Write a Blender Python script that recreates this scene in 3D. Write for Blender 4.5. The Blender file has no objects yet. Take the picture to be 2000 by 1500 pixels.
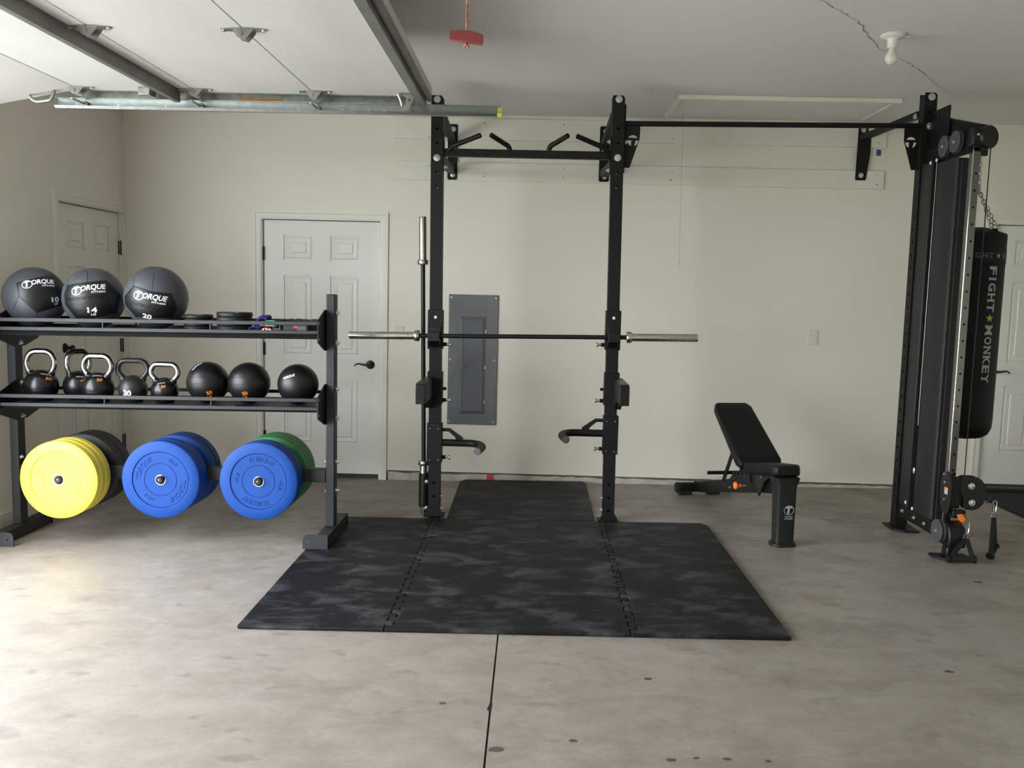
import bpy, bmesh, math, random
from math import sin, cos, pi, radians, sqrt, atan2
from mathutils import Vector, Matrix
from mathutils.geometry import tessellate_polygon

random.seed(7)
scene = bpy.context.scene
COL = scene.collection

# ------------------------------------------------------------------ camera
PITCH, YAW, ROLL, CAM_H = .1036, .0221, .0241, 1.48
cam_data = bpy.data.cameras.new('camera')
cam_data.sensor_width = 36.0
cam_data.lens = 36.0 * 1705.0 / 2000.0
cam_data.clip_start = .05
cam = bpy.data.objects.new('camera', cam_data)
COL.objects.link(cam)
cam.matrix_world = (Matrix.Translation((0, 0, CAM_H)) @ Matrix.Rotation(YAW, 4, 'Z')
                    @ Matrix.Rotation(pi / 2 - PITCH, 4, 'X') @ Matrix.Rotation(ROLL, 4, 'Z'))
scene.camera = cam

# ------------------------------------------------------------------ daylight
world = bpy.data.worlds.new('daylight')
scene.world = world
world.use_nodes = True
wn = world.node_tree.nodes
bg = wn['Background']
bg.inputs[0].default_value = (.91, .965, 1.02, 1)
bg.inputs[1].default_value = 4.2
# the garage opening guides the sky light indoors (a portal gives off no light of its own)
OPEN_Y0, OPEN_Y1, OPEN_Z = -.45, 4.52, 2.40
pl = bpy.data.lights.new('garage_opening_portal', 'AREA')
pl.shape = 'RECTANGLE'
pl.size = OPEN_Z + .1
pl.size_y = OPEN_Y1 - OPEN_Y0
pl.cycles.is_portal = True
po = bpy.data.objects.new('garage_opening_portal', pl)
COL.objects.link(po)
po.location = (-3.24, (OPEN_Y0 + OPEN_Y1) / 2, OPEN_Z / 2)
po.rotation_euler = (0, -pi / 2, 0)

vs = scene.view_settings
vs.view_transform = 'Standard'
vs.look = 'None'
vs.exposure = 1.74
vs.gamma = 1.0
vs.use_curve_mapping = False

# ------------------------------------------------------------------ materials
MATS = {}


def mat(name, col, rough=.5, metal=0.0, col2=None, scale=8.0, amt=1.0, bump=0.0, bscale=200.0, detail=4.0,
        coat=0.0, spec=.5, lo=.35, hi=.65, stretch=(1, 1, 1), trans=0.0, alpha=None):
    m = bpy.data.materials.new(name)
    m.use_nodes = True
    nt = m.node_tree
    n, l = nt.nodes, nt.links
    p = n['Principled BSDF']
    p.inputs['Roughness'].default_value = rough
    p.inputs['Metallic'].default_value = metal
    p.inputs['Specular IOR Level'].default_value = spec
    p.inputs['Coat Weight'].default_value = coat
    p.inputs['Transmission Weight'].default_value = trans
    tc = n.new('ShaderNodeTexCoord')
    mp = n.new('ShaderNodeMapping')
    mp.inputs['Scale'].default_value = stretch
    l.new(tc.outputs['Object'], mp.inputs['Vector'])
    nz = n.new('ShaderNodeTexNoise')
    nz.inputs['Scale'].default_value = scale
    nz.inputs['Detail'].default_value = detail
    l.new(mp.outputs[0], nz.inputs['Vector'])
    mr = n.new('ShaderNodeMapRange')
    mr.inputs['From Min'].default_value = lo
    mr.inputs['From Max'].default_value = hi
    mr.inputs['To Max'].default_value = amt
    l.new(nz.outputs['Fac'], mr.inputs['Value'])
    mx = n.new('ShaderNodeMix')
    mx.data_type = 'RGBA'
    if col2 is None:
        col2 = tuple(min(1, c * 1.12 + .002) for c in col)
    mx.inputs['A'].default_value = (*col, 1)
    mx.inputs['B'].default_value = (*col2, 1)
    l.new(mr.outputs[0], mx.inputs['Factor'])
    l.new(mx.outputs['Result'], p.inputs['Base Color'])
    if bump:
        nb = n.new('ShaderNodeTexNoise')
        nb.inputs['Scale'].default_value = bscale
        nb.inputs['Detail'].default_value = 3
        l.new(tc.outputs['Object'], nb.inputs['Vector'])
        b = n.new('ShaderNodeBump')
        b.inputs['Strength'].default_value = bump
        b.inputs['Distance'].default_value = .002
        l.new(nb.outputs['Fac'], b.inputs['Height'])
        l.new(b.outputs[0], p.inputs['Normal'])
    MATS[name] = m
    return m


def concrete_material():
    m = mat('floor_concrete', (.40, .375, .335), rough=.46, bump=.08, bscale=90)
    nt = m.node_tree
    n, l = nt.nodes, nt.links
    p = n['Principled BSDF']
    tc = n.new('ShaderNodeTexCoord')

    def noise(scale, detail, stretch=(1, 1, 1), dist=0.0, rough=.55, off=(0, 0, 0)):
        mp = n.new('ShaderNodeMapping')
        mp.inputs['Scale'].default_value = stretch
        mp.inputs['Location'].default_value = off
        l.new(tc.outputs['Object'], mp.inputs['Vector'])
        t = n.new('ShaderNodeTexNoise')
        t.inputs['Scale'].default_value = scale
        t.inputs['Detail'].default_value = detail
        t.inputs['Distortion'].default_value = dist
        t.inputs['Roughness'].default_value = rough
        l.new(mp.outputs[0], t.inputs['Vector'])
        return t.outputs['Fac']

    def rng(v, a, b, c=0., d=1.):
        r = n.new('ShaderNodeMapRange')
        r.inputs['From Min'].default_value = a
        r.inputs['From Max'].default_value = b
        r.inputs['To Min'].default_value = c
        r.inputs['To Max'].default_value = d
        l.new(v, r.inputs['Value'])
        return r.outputs[0]

    def mix(f, a, b):
        x = n.new('ShaderNodeMix')
        x.data_type = 'RGBA'
        l.new(f, x.inputs['Factor'])
        for k, v in (('A', a), ('B', b)):
            if isinstance(v, tuple):
                x.inputs[k].default_value = (*v, 1)
            else:
                l.new(v, x.inputs[k])
        return x.outputs['Result']

    c = mix(rng(noise(.8, 7, dist=.15), .35, .65), (.237, .200, .163), (.307, .267, .231))
    c = mix(rng(noise(4.5, 10, (1, 1.3, 1), dist=.15, rough=.74), .38, .68, 0, .85), c, (.372, .334, .302))
    # broad damp stains with a wandering edge
    c = mix(rng(noise(1.7, 10, (1, 1.5, 1), .2, .70, (3.1, 1.7, 0)), .50, .62, 0, .62), c, (.207, .175, .149))
    # small spots
    c = mix(rng(noise(6, 4, (1, 2.0, 1), .2, .45, (5, 2, 0)), .64, .70, 0, .5), c, (.165, .142, .118))
    # fine grit
    c = mix(rng(noise(70, 3), .4, .7, 0, .3), c, (.23, .205, .175))
    l.new(c, p.inputs['Base Color'])
    r = rng(noise(1.7, 10, (1, 1.5, 1), .2, .70, (3.1, 1.7, 0)), .48, .62, .44, .64)
    l.new(r, p.inputs['Roughness'])
    return m


def mat_rubber():
    m = mat('mat_rubber', (.0042, .0042, .0048), rough=.62, col2=(.060, .060, .063), scale=3.4, detail=12, lo=.48, hi=.66,
            amt=.95, bump=.25, bscale=260, stretch=(1, 1.7, 1), spec=.28)
    for nd in m.node_tree.nodes:
        if nd.bl_idname == 'ShaderNodeTexNoise' and nd.inputs['Scale'].default_value < 10:
            nd.inputs['Roughness'].default_value = .70
            nd.inputs['Distortion'].default_value = .5
    return m


concrete_material()
mat_rubber()
mat('wall_paint', (.85, .80, .695), rough=.55, col2=(.87, .825, .725), scale=1.3, bump=.06, bscale=60)
mat('ceiling_paint', (.79, .77, .75), rough=.8, col2=(.81, .79, .77), scale=1.1, bump=.05, bscale=120)
mat('crack_shadow', (.30, .28, .26), rough=.9)
mat('curb_concrete', (.44, .40, .34), rough=.85, col2=(.62, .58, .51), scale=9, detail=8, bump=.5, bscale=40)
mat('door_paint', (.84, .83, .77), rough=.45, col2=(.86, .85, .79), scale=2)
mat('trim_paint', (.84, .815, .735), rough=.45, col2=(.86, .84, .76), scale=2)
mat('board_paint', (.85, .82, .735), rough=.5, col2=(.82, .79, .70), scale=3)
mat('jamb_shadow_gap', (.05, .048, .045), rough=.9)
mat('bronze', (.022, .019, .016), rough=.35, metal=.6)
mat('garage_door_skin', (.58, .565, .545), rough=.75, col2=(.63, .615, .595), scale=3, detail=6, stretch=(1, .4, 1))
mat('strut_steel', (.19, .19, .18), rough=.5, metal=.5, col2=(.25, .245, .23), scale=6)
mat('galvanized', (.36, .38, .38), rough=.36, metal=1.0, col2=(.44, .46, .46), scale=25)
mat('dull_zinc', (.30, .295, .275), rough=.38, metal=.9, col2=(.40, .39, .365), scale=30)
mat('orange_sticker', (.80, .28, .07), rough=.5)
mat('yellow_paint', (.62, .55, .12), rough=.5)
mat('red_plastic', (.26, .05, .045), rough=.45)
mat('red_rope', (.42, .10, .07), rough=.8, col2=(.6, .38, .32), scale=160, lo=.5, hi=.55)
mat('porcelain', (.78, .73, .68), rough=.25)
mat('bulb_glass', (.74, .72, .64), rough=.18, coat=.3)
mat('black_powder', (.0038, .0036, .0034), rough=.55, spec=.3, bump=.12, bscale=500)
mat('gray_powder', (.020, .0215, .0245), rough=.5, spec=.4, bump=.1, bscale=500)
mat('black_plate', (.0035, .0042, .0046), rough=.42, spec=.4)
mat('shroud_gray', (.0105, .011, .0098), rough=.5, spec=.4)
mat('shroud_black', (.0035, .0038, .0045), rough=.4, spec=.4)
mat('matte_black', (.010, .0105, .0105), rough=.95, spec=.08)
mat('oil_stain', (.075, .064, .052), rough=.7)
mat('pulley_gray', (.055, .06, .06), rough=.5)
mat('chrome', (.62, .62, .60), rough=.12, metal=1.0)
mat('handle_chrome', (.40, .40, .39), rough=.15, metal=1.0)
mat('dim_reflection_chrome', (.20, .20, .195), rough=.14, metal=1.0)  # column chrome, a darker reflection put into its colour
mat('steel_sleeve', (.55, .53, .48), rough=.22, metal=1.0, col2=(.74, .72, .66), scale=60)
mat('zinc_bolt', (.62, .64, .62), rough=.3, metal=.85)
mat('white_plastic', (.74, .72, .66), rough=.35)
mat('panel_gray', (.125, .138, .142), rough=.33, coat=.25, col2=(.17, .182, .19), scale=3)
mat('panel_door_gray', (.098, .11, .122), rough=.36, coat=.2, col2=(.138, .15, .165), scale=3)
mat('blue_tape', (.03, .07, .28), rough=.6)
mat('red_tape', (.62, .045, .035), rough=.5)
mat('string_white', (.60, .57, .50), rough=.8)
mat('yellow_rubber', (.88, .70, .075), rough=.48, bump=.1, bscale=300)
mat('blue_rubber', (.004, .052, .27), rough=.58, spec=.3, col2=(.005, .058, .30), scale=20, bump=.1, bscale=300)
mat('green_rubber', (.006, .19, .035), rough=.45, bump=.1, bscale=300)
mat('black_rubber', (.0065, .007, .007), rough=.55, bump=.1, bscale=300)
mat('gray_vinyl', (.058, .064, .077), rough=.42, bump=.1, bscale=300)
mat('black_vinyl', (.005, .005, .0058), rough=.38, bump=.15, bscale=250)
mat('upholstery', (.003, .003, .0032), rough=.55, spec=.3, bump=.15, bscale=300)
mat('bag_canvas', (.0028, .003, .0034), rough=.55, spec=.3, bump=.2, bscale=350)
mat('print_white', (.80, .80, .82), rough=.5)
mat('print_gray', (.42, .44, .44), rough=.6)
mat('print_dim', (.10, .105, .11), rough=.6)
mat('print_orange', (.85, .22, .02), rough=.5)
mat('print_yellow', (.55, .44, .05), rough=.5)
mat('orange_plastic', (.90, .20, .02), rough=.4)
mat('kettlebell_black', (.005, .0055, .006), rough=.26, bump=.05, bscale=200)
mat('kettlebell_iron', (.016, .016, .0165), rough=.38, bump=.2, bscale=300)
mat('blue_band', (.006, .012, .12), rough=.7, spec=.2)
mat('purple_band', (.035, .010, .13), rough=.7, spec=.2)
mat('green_band', (.03, .42, .16), rough=.5)
mat('red_band', (.70, .02, .02), rough=.5)
mat('black_band', (.012, .012, .013), rough=.5)
mat('box_gray', (.10, .10, .10), rough=.5)
mat('screen_black', (.006, .007, .008), rough=.1)
mat('nylon_black', (.006, .006, .006), rough=.85)
mat('doormat_black', (.010, .010, .010), rough=.9, bump=.4, bscale=200)
mat('driveway_concrete', (.50, .49, .46), rough=.8, col2=(.56, .55, .52), scale=2)
mat('lawn_grass', (.06, .16, .03), rough=.9, col2=(.10, .22, .05), scale=5)
mat('unseen_backing', (.55, .53, .48), rough=.7)

# ------------------------------------------------------------------ mesh helpers
ROOTW = {}


class B:
    """collects geometry for ONE mesh object"""

    def __init__(s):
        s.v, s.f = [], []

    def add(s, verts, faces):
        o = len(s.v)
        s.v += [Vector(p) for p in verts]
        s.f += [[o + i for i in fc] for fc in faces]
        return s

    def box(s, x0, x1, y0, y1, z0, z1):
        x0, x1 = min(x0, x1), max(x0, x1)
        y0, y1 = min(y0, y1), max(y0, y1)
        z0, z1 = min(z0, z1), max(z0, z1)
        P = [(x, y, z) for x in (x0, x1) for y in (y0, y1) for z in (z0, z1)]
        return s.add(P, [(0, 1, 3, 2), (4, 6, 7, 5), (0, 4, 5, 1), (2, 3, 7, 6), (0, 2, 6, 4), (1, 5, 7, 3)])

    def bar(s, p0, p1, w, h, up=(0, 0, 1)):
        """rectangular bar from p0 to p1, w across, h along 'up'"""
        p0, p1 = Vector(p0), Vector(p1)
        d = (p1 - p0).normalized()
        r = d.cross(Vector(up)).normalized()
        u = r.cross(d).normalized()
        P = []
        for p in (p0, p1):
            for a, b in ((-1, -1), (1, -1), (1, 1), (-1, 1)):
                P.append(p + r * (a * w / 2) + u * (b * h / 2))
        return s.add(P, [(0, 3, 2, 1), (4, 5, 6, 7), (0, 1, 5, 4), (1, 2, 6, 5), (2, 3, 7, 6), (3, 0, 4, 7)])

    def cyl(s, p0, p1, r0, r1=None, n=20, cap=True):
        p0, p1 = Vector(p0), Vector(p1)
        r1 = r0 if r1 is None else r1
        d = (p1 - p0).normalized()
        a = d.orthogonal().normalized()
        b = d.cross(a)
        P = []
        for p, r in ((p0, r0), (p1, r1)):
            for i in range(n):
                t = 2 * pi * i / n
                P.append(p + a * (r * cos(t)) + b * (r * sin(t)))
        F = [(i, (i + 1) % n, n + (i + 1) % n, n + i) for i in range(n)]
        if cap:
            F += [tuple(range(n - 1, -1, -1)), tuple(range(n, 2 * n))]
        return s.add(P, F)

    def tube(s, pts, r, n=12, closed=False, cap=True):
        pts = [Vector(p) for p in pts]
        m = len(pts)
        rs = r if isinstance(r, (list, tuple)) else [r] * m
        T = []
        for i in range(m):
            if closed:
                t = pts[(i + 1) % m] - pts[i - 1]
            else:
                t = pts[min(i + 1, m - 1)] - pts[max(i - 1, 0)]
            T.append(t.normalized())
        a = T[0].orthogonal().normalized()
        P, F = [], []
        for i in range(m):
            a = (a - T[i] * a.dot(T[i])).normalized()
            b = T[i].cross(a)
            for k in range(n):
                t = 2 * pi * k / n
                P.append(pts[i] + a * (rs[i] * cos(t)) + b * (rs[i] * sin(t)))
        for i in range(m if closed else m - 1):
            j = (i + 1) % m
            for k in range(n):
                F.append((i * n + k, i * n + (k + 1) % n, j * n + (k + 1) % n, j * n + k))
        if cap and not closed:
            F += [tuple(range(n - 1, -1, -1)), tuple(range((m - 1) * n, m * n))]
        return s.add(P, F)

    def lathe(s, prof, o=(0, 0, 0), axis=(0, 0, 1), n=32):
        """prof: (radius, height along axis)"""
        o = Vector(o)
        d = Vector(axis).normalized()
        a = d.orthogonal().normalized()
        b = d.cross(a)
        P, F, rings = [], [], []
        for r, h in prof:
            if r < 1e-6:
                rings.append([len(P)])
                P.append(o + d * h)
            else:
                k0 = len(P)
                for i in range(n):
                    t = 2 * pi * i / n
                    P.append(o + d * h + a * (r * cos(t)) + b * (r * sin(t)))
                rings.append(list(range(k0, k0 + n)))
        for q in range(len(rings) - 1):
            A, C = rings[q], rings[q + 1]
            for i in range(n):
                j = (i + 1) % n
                if len(A) == 1 and len(C) == 1:
                    continue
                if len(A) == 1:
                    F.append((A[0], C[j], C[i]))
                elif len(C) == 1:
                    F.append((A[i], A[j], C[0]))
                else:
                    F.append((A[i], A[j], C[j], C[i]))
        return s.add(P, F)

    def plate(s, outer, holes, fr, t):
        """flat plate with holes. fr(u, v, w) -> point; thickness from w=0 to w=t"""
        loops = [list(outer)] + [list(h) for h in holes]
        tri = tessellate_polygon([[Vector((u, v, 0)) for u, v in L] for L in loops])
        flat = [p for L in loops for p in L]
        nn = len(flat)
        P = [Vector(fr(u, v, 0)) for u, v in flat] + [Vector(fr(u, v, t)) for u, v in flat]
        F = []
        for a, b, c in tri:
            F.append((a, b, c))
            F.append((nn + c, nn + b, nn + a))
        k = 0
        for L in loops:
            m = len(L)
            for i in range(m):
                j = (i + 1) % m
                F.append((k + i, k + j, nn + k + j, nn + k + i))
            k += m
        return s.add(P, F)

    def sphere(s, c, r, n=32, m=16, sc=(1, 1, 1)):
        c = Vector(c)
        prof = [(r * sin(pi * i / m), -r * cos(pi * i / m)) for i in range(m + 1)]
        k = len(s.v)
        s.lathe(prof, (0, 0, 0), (0, 0, 1), n)
        for i in range(k, len(s.v)):
            p = s.v[i]
            s.v[i] = Vector((p.x * sc[0], p.y * sc[1], p.z * sc[2])) + c
        return s

    def xf(s, M, k=0):
        for i in range(k, len(s.v)):
            s.v[i] = M @ s.v[i]
        return s

    def obj(s, name, m, parent=None, bevel=0.0, smooth=True, seg=2, kind=None, label=None):
        me = bpy.data.meshes.new(name)
        V = s.v
        rt = parent
        while rt is not None and rt.name not in ROOTW and rt.parent is not None:
            rt = rt.parent
        if rt is not None and rt.name in ROOTW:
            M = ROOTW[rt.name]
            V = [M @ p for p in V]
        me.from_pydata([tuple(p) for p in V], [], s.f)
        bm = bmesh.new()
        bm.from_mesh(me)
        bmesh.ops.recalc_face_normals(bm, faces=bm.faces)
        bm.to_mesh(me)
        bm.free()
        me.materials.append(MATS[m])
        if smooth:
            me.polygons.foreach_set('use_smooth', [True] * len(me.polygons))
            me.set_sharp_from_angle(angle=radians(38))
        o = bpy.data.objects.new(name, me)
        COL.objects.link(o)
        if parent is not None:
            o.parent = parent
        if bevel:
            md = o.modifiers.new('edge_rounding', 'BEVEL')
            md.width = bevel
            md.segments = seg
            md.limit_method = 'ANGLE'
            md.angle_limit = radians(40)
        if kind:
            o['kind'] = kind
        if label:
            o['label'] = label
        return o


def tag(o, label, cat, group=None):
    o['label'] = label
    o['category'] = cat
    if group:
        o['group'] = group
    return o


def thing(name, label, cat, loc=(0, 0, 0), rot=(0, 0, 0), group=None, worldgeo=True, kind=None):
    """Empty at a thing's base; with worldgeo the parts below are given in world coordinates"""
    o = bpy.data.objects.new(name, None)
    o.empty_display_size = .1
    COL.objects.link(o)
    o.location = loc
    o.rotation_euler = rot
    if kind:
        o['kind'] = kind
        if label:
            o['label'] = label
    else:
        tag(o, label, cat, group)
    if worldgeo:
        from mathutils import Euler
        M = Matrix.Translation(loc) @ Euler(rot).to_matrix().to_4x4()
        ROOTW[o.name] = M.inverted()
    return o


def copy_tree(o, parent=None):
    c = o.copy()
    COL.objects.link(c)
    if parent is not None:
        c.parent = parent
    for ch in list(o.children):
        copy_tree(ch, c)
    return c


def circ(cx, cy, r, n=14, a0=0.0):
    return [(cx + r * cos(a0 + 2 * pi * i / n), cy + r * sin(a0 + 2 * pi * i / n)) for i in range(n)]


def rect(u0, u1, v0, v1):
    return [(u0, v0), (u1, v0), (u1, v1), (u0, v1)]


def rrect(u0, u1, v0, v1, r, n=4):
    P = []
    for cx, cy, a in ((u1 - r, v1 - r, 0), (u0 + r, v1 - r, pi / 2), (u0 + r, v0 + r, pi), (u1 - r, v0 + r, 1.5 * pi)):
        for i in range(n + 1):
            t = a + pi / 2 * i / n
            P.append((cx + r * cos(t), cy + r * sin(t)))
    return P


def arc_pts(pts, rad, n=5):
    """round the corners of a polyline"""
    pts = [Vector(p) for p in pts]
    out = [pts[0]]
    for i in range(1, len(pts) - 1):
        a, b, c = pts[i - 1], pts[i], pts[i + 1]
        d1, d2 = (a - b), (c - b)
        r = min(rad, d1.length * .49, d2.length * .49)
        p, q = b + d1.normalized() * r, b + d2.normalized() * r
        for k in range(n + 1):
            t = k / n
            out.append(p * (1 - t) ** 2 + b * 2 * t * (1 - t) + q * t * t)
    out.append(pts[-1])
    return out


def XZ(y, flip=1):   # plate facing -Y, thickness toward +Y
    return lambda u, v, w: (u, y + w * flip, v)


def YZ(x, flip=1):
    return lambda u, v, w: (x + w * flip, u, v)


def XY(z, flip=1):
    return lambda u, v, w: (u, v, z + w * flip)


# flat lettering -------------------------------------------------------------
TEXT_CACHE = {}
PLAIN_BOX = {}


def text2d(s, size=1.0, shear=0.0, bold=0.0):
    key = (s, shear, bold)
    if key not in TEXT_CACHE:
        cu = bpy.data.curves.new('lettering', 'FONT')
        cu.body = s
        cu.size = 1.0
        cu.shear = shear
        cu.offset = bold
        cu.align_x = 'CENTER'
        cu.align_y = 'CENTER'
        cu.resolution_u = 3
        o = bpy.data.objects.new('lettering', cu)
        COL.objects.link(o)
        dg = bpy.context.evaluated_depsgraph_get()
        me = bpy.data.meshes.new_from_object(o.evaluated_get(dg))
        V = [(v.co.x, v.co.y) for v in me.vertices]
        F = [tuple(p.vertices) for p in me.polygons]
        bpy.data.objects.remove(o)
        bpy.data.curves.remove(cu)
        bpy.data.meshes.remove(me)
        if bold:                      # mitred offsets can throw spikes: keep them inside the plain letters' box
            text2d(s, 1.0, shear, 0.0)
            B0 = PLAIN_BOX[(s, shear)]
            V = [(min(max(a_, B0[0] - bold), B0[1] + bold), min(max(b_, B0[2] - bold), B0[3] + bold)) for a_, b_ in V]
        xs = [a for a, _ in V]
        ys = [b for _, b in V]
        cx, cy = (min(xs) + max(xs)) / 2, (min(ys) + max(ys)) / 2
        if not bold:
            PLAIN_BOX[(s, shear)] = (min(xs), max(xs), min(ys), max(ys))
        TEXT_CACHE[key] = ([(a - cx, b - cy) for a, b in V], F, max(xs) - min(xs), max(ys) - min(ys))
    V, F, w, h = TEXT_CACHE[key]
    return [(a * size, b * size) for a, b in V], F, w * size, h * size


def text_on(b, s, fr, width=None, height=None, shear=0.0, bold=0.0, off=(0, 0), rot=0.0, base=None):
    """print s through the surface map fr(u, v)"""
    V, F, w, h = text2d(s, 1.0, shear, bold)
    su = (width / w) if width else height / h
    sv = (height / h) if height else su
    c, q = cos(rot), sin(rot)
    P = []
    for a, d in V:
        a, d = a * su, d * sv
        a, d = a * c - d * q, a * q + d * c
        P.append(fr(a + off[0], d + off[1]))
    if base is not None:              # raised letters: walls down to the base surface
        n = len(P)
        cnt = {}
        for fc in F:
            for i in range(len(fc)):
                e = (fc[i], fc[(i + 1) % len(fc)])
                k = (min(e), max(e))
                cnt[k] = None if k in cnt else e
        P = P + [base(Vector(p)) for p in P]
        F = list(F) + [(e[0], e[1], n + e[1], n + e[0]) for e in cnt.values() if e]
    b.add(P, F)
    return b


def fz(x):            # the slab falls gently towards the garage opening
    return .0115 * x

# ================================================================== the room
WALL_Y, LEFT_X, RIGHT_X, REAR_Y, CEIL_Z = 6.785, -3.18, 5.4, -2.4, 2.82
SLOPE = -math.atan(.0115)


def slab_box(b, x0, x1, y0, y1, top, thick):
    P = []
    for x in (x0, x1):
        for y in (y0, y1):
            for z in (fz(x) - thick, fz(x) + top):
                P.append((x, y, z))
    b.add(P, [(0, 1, 3, 2), (4, 6, 7, 5), (0, 4, 5, 1), (2, 3, 7, 6), (0, 2, 6, 4), (1, 5, 7, 3)])
    return b


JOINT_X = -.116
floor = slab_box(B(), LEFT_X - .15, RIGHT_X + .1, REAR_Y - .1, WALL_Y + .1, -.012, .12).obj('floor', 'jamb_shadow_gap', kind='structure', smooth=False)
for x0, x1 in ((LEFT_X - .15, JOINT_X - .0035), (JOINT_X + .0035, RIGHT_X + .1)):
    slab_box(B(), x0, x1, REAR_Y - .1, WALL_Y + .1, 0, .010).obj('slab', 'floor_concrete', floor, smooth=False)
# the oil spot and the chip on the joint
b = B()
b.add([(JOINT_X - .012, 2.98, fz(JOINT_X) + .0006), (JOINT_X + .004, 2.955, fz(JOINT_X) + .0006), (JOINT_X + .006, 3.03, fz(JOINT_X) + .0006), (JOINT_X - .002, 3.04, fz(JOINT_X) + .0006)], [(0, 1, 2, 3)])
b.obj('joint_chip', 'black_rubber', floor, smooth=False)
for x, y, r in ((-.083, 2.707, .021), (.172, 2.775, .012), (.484, 3.261, .013), (1.698, 3.39, .014), (2.376, 4.52, .020), (.479, 2.67, .012), (.563, 2.684, .008), (.661, 2.682, .010), (.79, 2.676, .009), (-.29, 3.02, .011)):
    ring = [(x + r * (1.35 + random.uniform(-.3, .3)) * cos(t), y + r * (.9 + random.uniform(-.2, .2)) * sin(t)) for t in [2 * pi * i / 14 for i in range(14)]]
    B().add([(u, v, fz(u) + .0004) for u, v in ring], [tuple(range(14))]).obj('oil_spot', 'oil_stain', floor, smooth=False)

b = slab_box(B(), -9.5, LEFT_X - .16, -4.5, 8.0, -.02, .15)
b.obj('driveway', 'driveway_concrete', kind='structure', smooth=False)['label'] = 'unseen pale concrete driveway added outside the open garage doorway'  # unseen ground, added to bounce daylight up into the garage
b = B().box(-40, -9.52, -30, 40, -.45, -.16)
b.obj('lawn', 'lawn_grass', kind='structure', smooth=False)['label'] = 'unseen green lawn added beyond the driveway'  # out of view, added for its green bounce light

# back wall with two doorways
D1 = (-2.135, -1.170, 2.03)     # rough opening of the six panel door
D3 = (3.475, 4.475, 2.11)
BOT = .063
outer = [(LEFT_X - .12, BOT), (D1[0], BOT), (D1[0], D1[2]), (D1[1], D1[2]), (D1[1], BOT), (D3[0], BOT), (D3[0], D3[2]), (D3[1], D3[2]),
         (D3[1], BOT), (RIGHT_X + .12, BOT), (RIGHT_X + .12, CEIL_Z), (LEFT_X - .12, CEIL_Z)]
B().plate(outer, [], XZ(WALL_Y), .12).obj('wall_back', 'wall_paint', kind='structure', smooth=False)
B().box(LEFT_X - .14, RIGHT_X + .12, WALL_Y + .122, WALL_Y + .16, -.3, CEIL_Z + .1).obj('wall_light_block', 'unseen_backing', kind='structure', smooth=False)  # unseen backing added to stop daylight leaking in above the curb
curb = None
for x0, x1 in ((LEFT_X, D1[0] - .055), (D1[1] + .055, D3[0] - .06), (D3[1] + .06, RIGHT_X)):
    n = int((x1 - x0) / .06)
    b = B()
    P, F = [], []
    for i in range(n + 1):
        x = x0 + (x1 - x0) * i / n
        yy = WALL_Y - .004 - random.random() * .010
        tt = BOT - .009 - random.random() * .012
        P += [(x, yy, fz(x) - .02), (x, yy + random.uniform(-.004, .004), tt), (x, WALL_Y + .10, tt), (x, WALL_Y + .10, fz(x) - .02)]
    for i in range(n):
        for k in range(4):
            F.append((4 * i + k, 4 * i + (k + 1) % 4, 4 * i + 4 + (k + 1) % 4, 4 * i + 4 + k))
    F += [(3, 2, 1, 0), (4 * n, 4 * n + 1, 4 * n + 2, 4 * n + 3)]
    b.add(P, F)
    if curb is None:
        curb = b.obj('baseboard_back', 'curb_concrete', kind='structure', smooth=False)
    else:
        b.obj('curb_length', 'curb_concrete', curb, smooth=False)

# left wall with the garage opening and the service doorway
D2 = (5.80, 6.765, 2.045)
outer = [(REAR_Y - .12, -.12), (OPEN_Y0, -.12), (OPEN_Y0, OPEN_Z), (OPEN_Y1, OPEN_Z), (OPEN_Y1, -.12), (D2[0], -.12), (D2[0], D2[2]), (D2[1], D2[2]),
         (D2[1], -.12), (WALL_Y, -.12), (WALL_Y, CEIL_Z), (REAR_Y - .12, CEIL_Z)]
B().plate(outer, [], YZ(LEFT_X, -1), .14).obj('wall_left', 'wall_paint', kind='structure', smooth=False)
b = B()
b.box(LEFT_X - .002, LEFT_X + .014, OPEN_Y1 + .09, D2[0] - .075, fz(LEFT_X) - .01, .085)
b.obj('baseboard_left', 'trim_paint', kind='structure', bevel=.004)
b = B().box(LEFT_X - .15, LEFT_X + .012, OPEN_Y1 - .025, OPEN_Y1 + .09, -.05, OPEN_Z + .09).box(LEFT_X - .15, LEFT_X + .012, OPEN_Y0 - .09, OPEN_Y1 - .025, OPEN_Z - .025, OPEN_Z + .09).box(LEFT_X - .15, LEFT_X + .012, OPEN_Y0 - .09, OPEN_Y0 + .025, -.05, OPEN_Z - .025)
b.obj('trim_1', 'trim_paint', kind='structure', bevel=.003)
B().box(RIGHT_X, RIGHT_X + .12, REAR_Y - .12, WALL_Y, -.1, CEIL_Z).obj('wall_right', 'wall_paint', kind='structure', smooth=False)
B().box(LEFT_X, RIGHT_X, REAR_Y - .12, REAR_Y, -.1, CEIL_Z).obj('wall_rear', 'wall_paint', kind='structure', smooth=False)
ceiling = B().box(LEFT_X - .14, RIGHT_X + .12, REAR_Y - .12, WALL_Y + .12, CEIL_Z, CEIL_Z + .12).obj('ceiling', 'ceiling_paint', kind='structure', smooth=False)
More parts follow.
